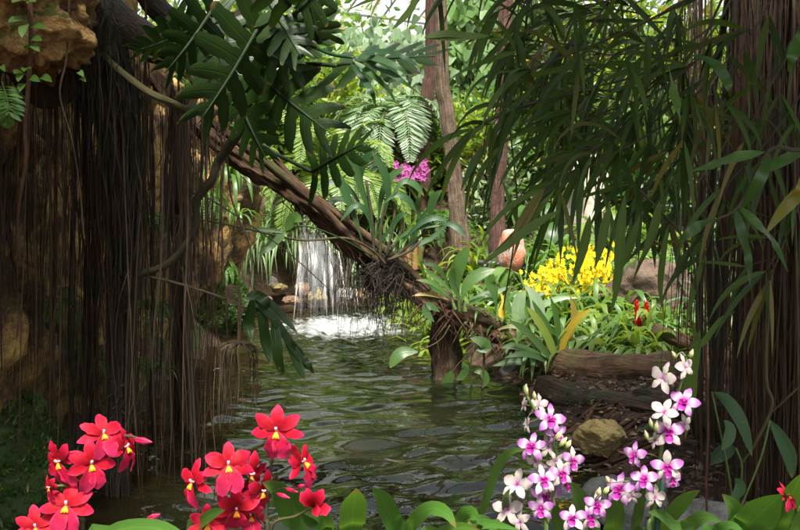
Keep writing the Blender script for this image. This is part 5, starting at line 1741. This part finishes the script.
for k in range(16):
    x0, y0 = ru(600, 720), ru(-40, 120)
    a = ru(2.3, 3.5)
    l = ru(70, 130)
    Y0 = ru(3.5, 4.4)
    BR.append(([(x0, y0, Y0), (x0 + math.cos(a) * l * .35, y0 + math.sin(a) * l * .2, Y0 - .05), (x0 + math.cos(a) * l * .7, y0 + math.sin(a) * l * .55 + 8, Y0 - .1), (max(555, x0 + math.cos(a) * l), min(205, y0 + math.sin(a) * l + 20), Y0 - .15)], 14))
for q in (((790, -40, 3.1), (760, 20, 3.0), (735, 60, 2.95), (715, 105, 2.9)), ((815, -10, 3.1), (790, 50, 3.0), (765, 95, 2.95), (745, 140, 2.9)), ((825, 60, 3.0), (790, 110, 2.95), (760, 150, 2.9), (725, 185, 2.85)),
          ((730, 120, 3.3), (725, 170, 3.2), (715, 215, 3.1), (705, 255, 3.0)), ((820, 130, 3.0), (800, 200, 2.95), (785, 240, 2.9), (770, 280, 2.9)), ((745, -30, 3.3), (720, 20, 3.2), (700, 50, 3.1), (690, 90, 3.1))):
    BR.append((list(q), 9))
for pts, n in BR:
    m_ = bamboo_branch([P(*q) for q in pts], int(n * 1.75), .25, .019, None)
    m_.build('branch', [M['bamboo_leaf'], M['darkstem']], bam)
# single long leaves that stand out
mb = MB()
for sp, wp, Yd in (([(470, 38), (450, 34), (432, 36), (424, 38)], 10, 2.4), ([(418, -10), (412, 8), (400, 22), (392, 30)], 9, 2.4), ([(490, 36), (460, 37), (440, 38), (424, 38)], 12, 2.4),
                   ([(560, 210), (530, 228), (505, 248), (482, 262)], 12, 2.5), ([(625, 195), (620, 240), (618, 280), (610, 318)], 13, 2.5), ([(590, 215), (585, 240), (578, 265), (572, 285)], 13, 2.5),
                   ([(610, 205), (604, 230), (600, 250), (594, 270)], 12, 2.5), ([(500, 175), (515, 215), (520, 235), (512, 262)], 6, 2.6), ([(640, 215), (628, 250), (618, 270), (612, 292)], 12, 2.6), ([(668, 225), (662, 260), (660, 290), (664, 315)], 10, 2.8),
                   ([(660, 200), (655, 225), (648, 245), (640, 262)], 12, 2.6), ([(555, 190), (525, 225), (500, 250), (478, 268)], 11, 2.6), ([(700, 330), (690, 370), (690, 400), (685, 440)], 20, 2.9), ([(692, 320), (700, 345), (720, 320), (735, 312)], 8, 2.9)):
    mb = MB()
    leaf(mb, catmull([P(x, y, Yd) for x, y in sp], 9), wp * .8 * Yd / FPX, V((ru(-.5, .5), -1, .4)), 'lance', .2)
    mb.build('leaf', M['bamboo_leaf'], bam)
mb = MB()
tube(mb, [P(640, 190, 2.7), P(690, 250, 2.9), P(698, 330, 2.95), P(700, 380, 3.0)], [.004, .004], 5, 10, 1)
mb.build('branch', [M['bamboo_leaf'], M['darkstem']], bam)

fb = thing('lance_leaved_branch', P(800, 190, 2.2), 'lighter green branch with long spear shaped leaves reaching in from the right edge', 'branch')
mb = MB()
for sp, wp in (([(765, 152), (735, 158), (712, 166), (690, 172)], 13), ([(812, 152), (790, 158), (770, 168), (752, 178)], 13), ([(812, 178), (796, 196), (780, 214), (764, 236)], 14), ([(735, 208), (742, 235), (748, 260), (750, 285)], 12), ([(738, 205), (758, 225), (775, 245), (788, 272)], 10),
               ([(770, 150), (762, 175), (750, 195), (738, 214)], 12), ([(812, 20), (800, 40), (792, 58), (788, 72)], 14), ([(690, 55), (715, 65), (728, 85), (730, 98)], 12), ([(668, 62), (672, 90), (678, 110), (680, 126)], 11), ([(810, 165), (806, 180), (800, 190), (785, 200)], 13), ([(716, 220), (700, 226), (688, 234), (676, 244)], 12)):
    leaf(mb, catmull([P(x, y, 2.2 + ru(-.1, .1)) for x, y in sp], 9), wp * 2.2 / FPX, V((ru(-.3, .3), -1, .7)), 'lance', .2)
mb.build('leaves', M['mid'], fb)
mb = MB()
tube(mb, [P(830, 130, 2.25), P(800, 150, 2.22), P(770, 150, 2.2), P(740, 205, 2.2), P(716, 220, 2.2)], [.007, .005, .003], 6, 16)
mb.build('stem', M['darkstem'], fb)
rd = thing('fan_leaf', P(420, 60, 3.0), 'dark drooping spray of slim leaves at the top centre left of the bare trunks', 'branch')
mb = MB()
for sp, wp in (([(352, 58), (375, 66), (400, 80), (422, 96)], 8), ([(356, 56), (380, 60), (402, 70), (415, 82)], 8), ([(352, 60), (372, 75), (388, 90), (396, 104)], 8), ([(360, 52), (385, 52), (405, 58), (420, 68)], 8), ([(350, 62), (362, 78), (372, 92), (376, 108)], 7)):
    leaf(mb, catmull([P(x, y, 3.1 + ru(-.08, .08)) for x, y in sp], 9), wp * 3.1 / FPX, V((ru(-.3, .3), -1, .7)), 'lance', .2)
tube(mb, [P(300, 40, 3.3), P(330, 54, 3.2), P(354, 58, 3.1)], [.007, .006, .004], 6, 8)
mb.build('leaves', M['dark'], rd)

# leaves low on the right bank
px_leaf_plant('broad_leaved_plant', 'dark glossy leaves drooping in front of the right root pillar', 'plant', P(735, 470, 3.2), [
    ([(714, 392), (728, 402), (742, 425), (752, 456)], 16, 0), ([(724, 420), (730, 428), (728, 440), (722, 450)], 12, 0), ([(736, 448), (728, 450), (718, 456), (711, 464)], 16, 0), ([(735, 478), (740, 484), (738, 492), (730, 500)], 12, 0), ([(770, 420), (782, 440), (790, 458), (792, 478)], 15, 0), ([(700, 352), (688, 392), (662, 418), (640, 430)], 9, 0)],
    M['dark'], 3.2, prof='oval', extra=[([(735, 520), (728, 470), (712, 392)], .004), ([(735, 520), (742, 470), (736, 448)], .004), ([(735, 520), (760, 460), (770, 420)], .004)], ncol=4)

# ================================================================== waterfall
mb = MB()
for k in range(66):
    side = k > 30
    u = ru(0, 1)
    px0 = 310 + 16 * u if not side else ru(345, 400)
    y0 = 12.0
    top = P(px0 + ru(-4, 4), 178 if not side else 232, y0)
    bot = P(300 + 52 * u + ru(-8, 8) if not side else px0 + ru(-14, 10), 0, 1) 
    bx = (294 + 54 * u + ru(-9, 9)) if not side else px0 + ru(-14, 10)
    bot = G(bx, 10.9 + ru(-.5, .3), 0)
    pts = [top.lerp(bot, 0), ]
    out_ = []
    for j in range(9):
        q = j / 8
        xy = top.lerp(bot, q)
        z = lerp(top.z, bot.z, q ** 1.5)
        out_.append(V((xy.x, xy.y, z)))
    leaf(mb, out_, (.15 if not side else .03) * ru(.3, 1.5), V((ru(-.3, .3), -1, .2)), 'strap', .1)
for k in range(700):       # drops thrown up round the splash
    x, y = -.6 + rnd.gauss(0, .5), 10.6 + rnd.gauss(0, .35)
    p = V((x, y, abs(rnd.gauss(0, .09))))
    leafq(mb, p, V((0, 0, 1)), V((0, -1, 0)), .012, .01)
tag(mb.build('waterfall', M['fall'], loc=V((-.6, 11, 0))), 'thin white waterfall dropping into the far end of the pool behind the log', 'waterfall')

mb = MB()
pp = G(213, 7.5, .0); pp.z = .012
leaf(mb, [pp, pp + V((.02, .01, .012)), pp + V((.05, .02, .014)), pp + V((.075, .02, .004))], .05, UP, 'petal', .1, ncol=4)
tag(mb.build('fallen_petal', M['cream'], loc=pp), 'small pinkish white petal floating left of the dangling root tuft', 'petal')

# ================================================================== flowers in front
def facing_of(p, yaw, pitch, toward=None):
    f = (CAM - p).normalized()
    r = f.cross(UP).normalized() * -1
    # r points to the picture's right seen from the camera
    u = UP - f * f.dot(UP); u.normalize()
    f2 = f * math.cos(yaw) + r * math.sin(yaw)
    r2 = r * math.cos(yaw) - f * math.sin(yaw)
    f3 = f2 * math.cos(pitch) + u * math.sin(pitch)
    u3 = u * math.cos(pitch) - f2 * math.sin(pitch)
    return f3.normalized(), r2.normalized(), u3.normalized()

def tepal(mb, c, f, r, u, ang, L, W, mat=0, prof='petal', recurve=.15, cup=.0, n=7, notch=0, lift=.0, ncol=4):
    d = r * math.cos(ang) + u * math.sin(ang)
    rec = recurve + ru(-.12, .2)
    L *= ru(.93, 1.06)
    pts = []
    for i in range(n + 1):
        q = i / n
        pts.append(c + d * (L * q) + f * (L * (.16 * math.sin(q * 2.2) - rec * q * q + lift * q)))
    leaf(mb, pts, W * ru(.88, 1.12), f + rv(.12), prof, 0, mat, ncol=6, cup=cup + ru(-.15, .3), wavy=ru(.1, .3), notch=notch)

def red_flower(parent, px, py, Yd, R, yaw=0, pitch=0, roll=0):
    yaw += ru(-.3, .3); pitch += ru(-.3, .25); roll += ru(-.15, .15)
    c = P(px, py, Yd)
    f, r, u = facing_of(c, yaw, pitch)
    r, u = r * math.cos(roll) + u * math.sin(roll), u * math.cos(roll) - r * math.sin(roll)
    mb = MB()
    j = lambda: ru(-.1, .1)
    tepal(mb, c - f * .002, f, r, u, math.pi / 2 + j(), R * 1.0, R * .52)
    tepal(mb, c - f * .001, f, r, u, .5 + j(), R * 1.02, R * .56)
    tepal(mb, c - f * .001, f, r, u, math.pi - .5 + j(), R * 1.02, R * .56)
    tepal(mb, c - f * .004, f, r, u, -.22 + j(), R * 1.05, R * .46)
    tepal(mb, c - f * .004, f, r, u, math.pi + .22 + j(), R * 1.05, R * .46)
    tepal(mb, c + f * .003, f, r, u, -math.pi / 2 - .3, R * 1.15, R * .66, 1, 'lip', .3, cup=-.1)
    tepal(mb, c + f * .0036, f, r, u, -math.pi / 2 + .3, R * 1.15, R * .66, 1, 'lip', .3, cup=-.1)
    fl = mb.build('flower', [M['redpetal'], M['redpetal2']], parent)
    mb = MB()
    for a in (-.4, 0, .4):
        q = c + f * (.14 * R) - u * (R * .2)
        tube(mb, [q + u * R * .12, q + r * math.sin(a) * R * .2 - u * R * .04 + f * R * .08, q + r * math.sin(a) * R * .3 - u * R * .13 + f * R * .05], [R * .055, R * .06, R * .03], 8, 5)
    mb.build('callus', M['callus'], fl)
    mb = MB()
    tube(mb, [c, c + f * R * .16 + u * R * .03, c + f * R * .24 + u * R * .12], [R * .045, R * .06, R * .055], 8, 6)
    mb.build('column', M['column'], fl)
    return c, f

def bud(parent, a, b, wd, mat):
    mb = MB()
    a, b = V(a), V(b)
    d = (b - a).normalized()
    for k in range(4):
        an = k * 1.571 + .4
        s = d.cross(V((.2, 1, .3))).normalized()
        t_ = s.cross(d)
        o = s * math.cos(an) + t_ * math.sin(an)
        L = (b - a).length
        leaf(mb, [a, a + d * L * .25 + o * wd * .32, a + d * L * .6 + o * wd * .3, b + o * wd * .03], wd * .85, o, 'petal', 0, cup=.35, ncol=4)
    return mb.build('bud', M[mat], parent)

def stalk(parent, pts, r, mat='greenstem', n=24):
    mb = MB()
    tube(mb, pts, r, 7, n, 0, .05)
    return mb.build('stem', M[mat], parent)

ro = thing('red_orchid', V((P(95, 520, 1.3).x, 1.32, ground(-.45, 1.32))), 'scarlet orchid spray with yellow centres, the one at the far left bottom', 'orchid', 'red orchids along the near bank')
b0 = V((P(95, 520, 1.3).x, 1.32, ground(-.45, 1.32)))
stalk(ro, [b0, P(84, 560, 1.33), P(86, 500, 1.33), P(97, 462, 1.33), P(112, 437, 1.33), P(128, 436, 1.33), P(142, 439, 1.32)], [.004, .0035, .003, .0015], 'darkstem')
RR = 24.5 * 1.3 / FPX
for (px, py, s, yaw, pit, rol) in ((103, 434, .95, .05, .1, .0), (91, 463, 1.0, .0, .0, .05), (125, 447, .9, .75, .0, .1), (67, 505, 1.08, .05, .15, -.08), (60, 461, .95, -1.0, -.2, .3), (36, 527, .9, -.5, .1, 0), (50, 487, .5, -1.2, 0, .2)):
    c, f = red_flower(ro, px, py, 1.3 + (py - 460) * -.0004 + ru(-.02, .02), RR * s, yaw, pit, rol)
    stalk(ro, [P(95 if py < 470 else 85, min(py + 22, 520), 1.335), c - f * .03 - V((0, 0, .01)), c - f * .002], [.0016, .0015, .002], 'redstem' if 'redstem' in M else 'greenstem', 8)
bud(ro, P(133, 439, 1.31), P(152, 442, 1.3), .012, 'redbud')
bud(ro, P(146, 520, 1.28), P(160, 514, 1.27), .011, 'redbud')
stalk(ro, [P(138, 545, 1.29), P(142, 530, 1.285), P(146, 520, 1.28)], [.002, .0015], 'darkstem', 8)

ro2b = V((P(255, 520, 1.3).x, 1.34, ground(-.22, 1.34)))
ro2 = thing('red_orchid', ro2b, 'tall scarlet orchid with yellow centres at bottom left of centre, reaching over the water', 'orchid', 'red orchids along the near bank')
stalk(ro2, [ro2b, P(268, 570, 1.33), P(266, 520, 1.33), P(270, 475, 1.33), P(275, 440, 1.33)], [.004, .0035, .002], 'darkstem')
for (px, py, s, yaw, pit, rol) in ((277, 430, 1.05, .05, .1, -.15), (228, 465, 1.05, -.1, .05, .1), (302, 462, .95, 1.0, .1, .45), (194, 482, .95, -1.15, -.1, -.1), (250, 474, 1.0, .9, -.1, -.2), (237, 508, 1.0, -.1, -.25, .1), (262, 490, .9, .5, -.4, .2), (208, 524, .95, -.3, .1, .1), (250, 516, .85, .4, .2, .0)):
    dist = 1.3 + ru(-.02, .02) + (.03 if px in (250, 262) else 0)
    c, f = red_flower(ro2, px, py, dist, RR * s, yaw, pit, rol)
    stalk(ro2, [P(268, min(py + 24, 530), 1.335), (c - f * .03).lerp(P(268, py + 20, 1.33), .3), c - f * .002], [.0016, .0014, .002], 'darkstem', 8)
# the half open flower on its own curved stalk
c = P(313, 507, 1.28)
mb = MB()
for (x, y, wd) in ((301, 492, 11), (307, 488, 13), (323, 489, 13), (331, 508, 13), (320, 509, 14)):
    e = P(x, y, 1.265)
    leaf(mb, [c + V((0, .002, 0)), c.lerp(e, .4) + V((0, -.006, 0)), c.lerp(e, .75) + V((0, -.006, 0)), e], wd * 1.28 / FPX, V((0, -1, .3)), 'petal', 0, ncol=4, cup=-.2)
mb.build('flower', [M['redpetal']], ro2)
stalk(ro2, [P(268, 545, 1.32), P(275, 522, 1.3), P(295, 516, 1.29), c], [.0025, .002, .002], 'vine', 14)
for (a, b) in (((276, 493), (290, 498)), ((285, 488), (298, 492)), ((296, 487), (306, 485))):
    bud(ro2, P(a[0], a[1], 1.31), P(b[0], b[1], 1.3), .008, 'redbud')
stalk(ro2, [P(268, 500, 1.33), P(276, 490, 1.32), P(298, 486, 1.31)], [.0014, .001], 'darkstem', 8)

ro3b = V((P(786, 540, 1.35).x, 1.4, ground(.58, 1.4)))
ro3 = thing('red_orchid', ro3b, 'small dark red orchid flower alone at the bottom right corner', 'orchid', 'red orchids along the near bank')
c, f = red_flower(ro3, 787, 495, 1.38, RR * .62, .9, .1, .2)
stalk(ro3, [ro3b, P(798, 545, 1.4), P(796, 510, 1.39), c - f * .002], [.003, .0025, .002], 'greenstem', 14)

def lilac_flower(parent, px, py, Yd, R, yaw=0, pitch=0, roll=0, pale=False):
    yaw += ru(-.35, .35); pitch += ru(-.3, .25); roll += ru(-.2, .2); R *= ru(.85, 1.1)
    c = P(px, py, Yd)
    f, r, u = facing_of(c, yaw, pitch)
    r, u = r * math.cos(roll) + u * math.sin(roll), u * math.cos(roll) - r * math.sin(roll)
    mb = MB()
    m0, m1 = (1, 1) if pale else (0, rnd.choice((0, 1)))
    j = lambda: ru(-.12, .12)
    tepal(mb, c - f * .001, f, r, u, math.pi / 2 + j(), R * 1.1, R * .5, m1)
    tepal(mb, c, f, r, u, .3 + j(), R * 1.08, R * .72, m0, recurve=.1)
    tepal(mb, c, f, r, u, math.pi - .3 + j(), R * 1.08, R * .72, m0, recurve=.1)
    tepal(mb, c - f * .001, f, r, u, -.9 + j(), R * 1.08, R * .52, m1)
    tepal(mb, c - f * .001, f, r, u, math.pi + .9 + j(), R * 1.08, R * .52, m1)
    fl = mb.build('flower', [M['lilac'], M['cream']], parent)
    if not pale:
        mb = MB()
        tepal(mb, c + f * .001, f, r, u, -math.pi / 2, R * .72, R * .52, 0, 'lip', .1, cup=-.5, lift=.35)
        for sg in (-1, 1):
            tepal(mb, c + f * .001, f, r, u, -math.pi / 2 + sg * 1.0, R * .36, R * .34, 0, 'petal', -.5, cup=-.5, lift=.5)
        mb.build('lip', M['maglip'], fl)
        mb = MB()
        tube(mb, [c, c + f * R * .18 + u * R * .05], [R * .09, R * .07], 7, 4)
        mb.build('column', M['cream'], fl)
    return c, f

GL = 'purple and white orchids along the near bank'
def lilac_plant(label, base_px, stem_pts, flowers, buds, Yd, rpx):
    bx = P(base_px, 530, Yd).x
    b = V((bx, Yd + .02, ground(bx, Yd + .02)))
    t = thing('lilac_orchid', b, label, 'orchid', GL)
    sp = [P(x, y, Yd + .02) for x, y in stem_pts]
    stalk(t, [b] + sp, [.005, .004, .003, .0015], 'greenstem', 40)
    cs = catmull(sp, 60)
    for (px, py, s, yaw, pit, rol, pale) in flowers:
        c, f = lilac_flower(t, px, py, Yd + ru(-.03, .02) - (.0 if not pale else -.02), rpx * 1.0 * Yd / FPX * s, yaw, pit, rol, pale)
        q = min(cs, key=lambda v: (v - (c - V((0, 0, .012)))).length)
        stalk(t, [q, q.lerp(c - f * .018, .6) + V((0, 0, .004)), c - f * .001], [.0014, .0012, .0018], 'vine', 6)
    for (x0, y0, x1, y1, wd) in buds:
        a, e = P(x0, y0, Yd), P(x1, y1, Yd - .005)
        bud(t, a, e, wd * Yd / FPX, 'budgreen')
        q = min(cs, key=lambda v: (v - a).length)
        stalk(t, [q, q.lerp(a, .6) + V((0, 0, .003)), a], [.0012, .001], 'greenstem', 5)
    return t
lilac_plant('left tall spray of purple and white orchids beside the open water', 545, [(545, 560), (548, 520), (555, 480), (556, 450), (546, 425), (534, 408), (527, 396), (524, 388), (527, 384)],
    [(550, 419, 1.05, .1, .1, .0, 0), (532, 446, 1.08, -.2, .1, .05, 0), (543, 479, 1.1, .0, .05, .0, 0), (545, 495, 1.1, .05, -.05, .05, 0), (561, 473, 1.0, .4, .0, .1, 0), (572, 460, .95, .7, .1, .1, 0), (517, 484, 1.15, -.5, .1, -.1, 1), (508, 509, 1.15, -.7, .2, -.2, 1),
     (548, 447, .95, .3, .1, .3, 1), (520, 522, 1.0, -.3, -.2, .2, 1), (527, 423, .75, -1.1, .1, .0, 1), (539, 405, .85, .9, .0, .2, 1), (524, 405, .7, -1.0, .1, .0, 1), (556, 432, .9, .6, -.2, .2, 0), (535, 461, .9, -.5, -.3, .2, 1), (566, 484, .85, .8, -.3, .2, 0), (541, 508, .85, .1, -.4, .1, 0), (555, 461, .8, .5, -.2, .5, 1)],
    [(527, 396, 526, 384, 5), (535, 400, 534, 391, 5), (556, 440, 562, 430, 6), (560, 446, 567, 437, 6), (566, 448, 571, 440, 6)], 1.5, 13.5)
lilac_plant('low short spray of purple and white orchids between the two tall sprays', 588, [(584, 560), (584, 535), (588, 515), (594, 503)],
    [(573, 518, 1.05, -.2, .1, 0, 0), (590, 517, .95, .2, .1, .05, 0), (597, 505, 1.0, .3, .1, .1, 0)], [(598, 496, 600, 487, 6), (604, 494, 609, 486, 6)], 1.48, 13)
lilac_plant('right tall spray of purple and white orchids in front of the fallen log', 655, [(648, 560), (652, 520), (658, 490), (660, 460), (664, 435), (673, 408), (682, 380), (686, 360), (682, 352)],
    [(684, 402, 1.12, .1, .1, -.05, 0), (668, 431, 1.12, -.1, .1, .0, 0), (644, 479, 1.1, -.05, .1, .05, 0), (620, 489, 1.1, -.2, .1, .0, 0), (667, 466, 1.05, .35, .0, .1, 0), (635, 455, .9, -.9, .1, -.1, 0), (663, 378, 1.0, -.8, .2, -.2, 1), (664, 412, .95, -.6, .1, -.2, 1),
     (685, 367, .85, .6, .1, .2, 1), (655, 497, .85, .3, -.4, .2, 1), (684, 424, .8, .9, .0, .2, 1), (655, 440, .7, -.9, .0, .1, 1), (672, 480, .75, .6, -.4, .2, 0), (632, 496, .7, .0, -.5, .1, 1)],
    [(652, 428, 650, 418, 5), (656, 432, 657, 420, 5), (648, 440, 645, 430, 5), (690, 358, 693, 349, 5), (676, 358, 672, 351, 5), (610, 483, 606, 476, 6)], 1.5, 14.5)
mb = MB()
tube(mb, [P(655, 548, 1.54), P(660, 500, 1.54), P(664, 470, 1.54)], [.005, .005], 8, 4)
tube(mb, [P(655, 548, 1.54), V((P(655, 548, 1.54).x, 1.54, ground(.43, 1.54) - .05))], [.005, .005], 8, 4)
tag(mb.build('plant_stake', plain_mat('stake_green', (.02, .07, .05)), loc=V((P(655, 548, 1.54).x, 1.54, ground(.43, 1.54)))), 'dark green plant stake beside the right tall spray of orchids', 'plant stake')

def near_leaves(name, label, leaves, mat, cat='plant', group=None):
    xs_ = [q[0][0][0] for q in leaves]
    Ys = sum(q[2] for q in leaves) / len(leaves)
    bx = P(sum(xs_) / len(xs_), 530, Ys).x
    b = V((bx, Ys + .03, ground(bx, Ys + .03)))
    t = thing(name, b, label, cat, group)
    mb = MB()
    for sp, wpx, Yd in leaves:
        pts = [P(x, y, Yd - .04 * i) for i, (x, y) in enumerate(sp)]
        base = V((lerp(pts[0].x, bx, .6), Yd + .03, b.z))
        pts = [base, base.lerp(pts[0], .55)] + pts
        leaf(mb, catmull(pts, 22), wpx * Yd / FPX, V((ru(-.2, .2), -1, .55)), 'nearstrap', .25, ncol=4, wavy=.02)
    mb.build('leaves', M[mat], t)
    return t
PROF['nearstrap'] = lambda v: max(.02, min(1, .25 + v * 1.3) * min(1, (1 - v) * 4.5) ** .75)
near_leaves('broad_leaved_orchid', 'bright green strap leaves at the bottom centre below the water', [
    ([(352, 545), (352, 520), (354, 500), (356, 488)], 27, 1.5), ([(402, 550), (392, 520), (382, 500), (372, 488)], 20, 1.5), ([(408, 550), (414, 522), (430, 509), (446, 514), (456, 528)], 15, 1.45), ([(455, 550), (462, 528), (470, 516), (478, 520)], 22, 1.45), ([(330, 550), (326, 525), (318, 515), (302, 512)], 16, 1.45),
    ([(440, 550), (462, 528), (490, 524), (520, 530)], 10, 1.45), ([(500, 545), (490, 525), (478, 520), (466, 524)], 11, 1.45), ([(420, 550), (440, 534), (462, 528), (480, 530)], 12, 1.4)], 'orchid_leaf')
near_leaves('broad_leaved_orchid', 'green strap leaf rising behind the second red orchid at the bottom', [
    ([(300, 545), (290, 515), (278, 492), (262, 482)], 22, 1.42), ([(330, 548), (312, 520), (300, 500), (288, 490)], 14, 1.44)], 'orchid_leaf')
near_leaves('broad_leaved_orchid', 'bright green arched leaf below the left red orchid', [
    ([(88, 556), (110, 533), (145, 527), (175, 535), (200, 552)], 16, 1.2), ([(190, 540), (200, 524), (214, 514), (225, 510)], 12, 1.36)], 'orchid_leaf')
near_leaves('lilac_orchid_foliage', 'slender arching green leaves at the foot of the left tall orchid spray', [
    ([(478, 540), (486, 500), (498, 466), (512, 452), (526, 450)], 9, 1.62), ([(515, 545), (508, 520), (505, 500), (510, 488)], 8, 1.6), ([(562, 550), (558, 525), (550, 505), (548, 490)], 16, 1.62), ([(592, 545), (586, 520), (580, 500), (570, 480)], 20, 1.62), ([(580, 545), (582, 515), (588, 500), (592, 492)], 18, 1.65)], 'mid')
near_leaves('lilac_orchid_foliage', 'dark green blades at the foot of the right tall orchid spray', [
    ([(610, 550), (614, 520), (612, 498), (608, 482)], 20, 1.65), ([(632, 550), (636, 520), (640, 498), (644, 480)], 13, 1.62), ([(655, 550), (668, 520), (684, 500), (700, 490)], 15, 1.65), ([(672, 550), (690, 525), (705, 518), (722, 522)], 14, 1.6), ([(640, 545), (650, 525), (652, 510), (648, 498)], 16, 1.66), ([(690, 545), (672, 525), (660, 515), (648, 512)], 12, 1.6)], 'mid')
near_leaves('broad_leaved_orchid', 'large smooth green leaves in the bottom right corner', [
    ([(728, 555), (734, 525), (732, 508), (722, 494)], 20, 1.5), ([(735, 550), (750, 525), (766, 508), (782, 494)], 34, 1.45), ([(775, 550), (784, 515), (794, 490), (806, 470)], 20, 1.45), ([(780, 550), (796, 530), (810, 500), (820, 480)], 26, 1.4), ([(700, 550), (716, 532), (732, 528), (744, 534)], 14, 1.45)], 'orchid_leaf')
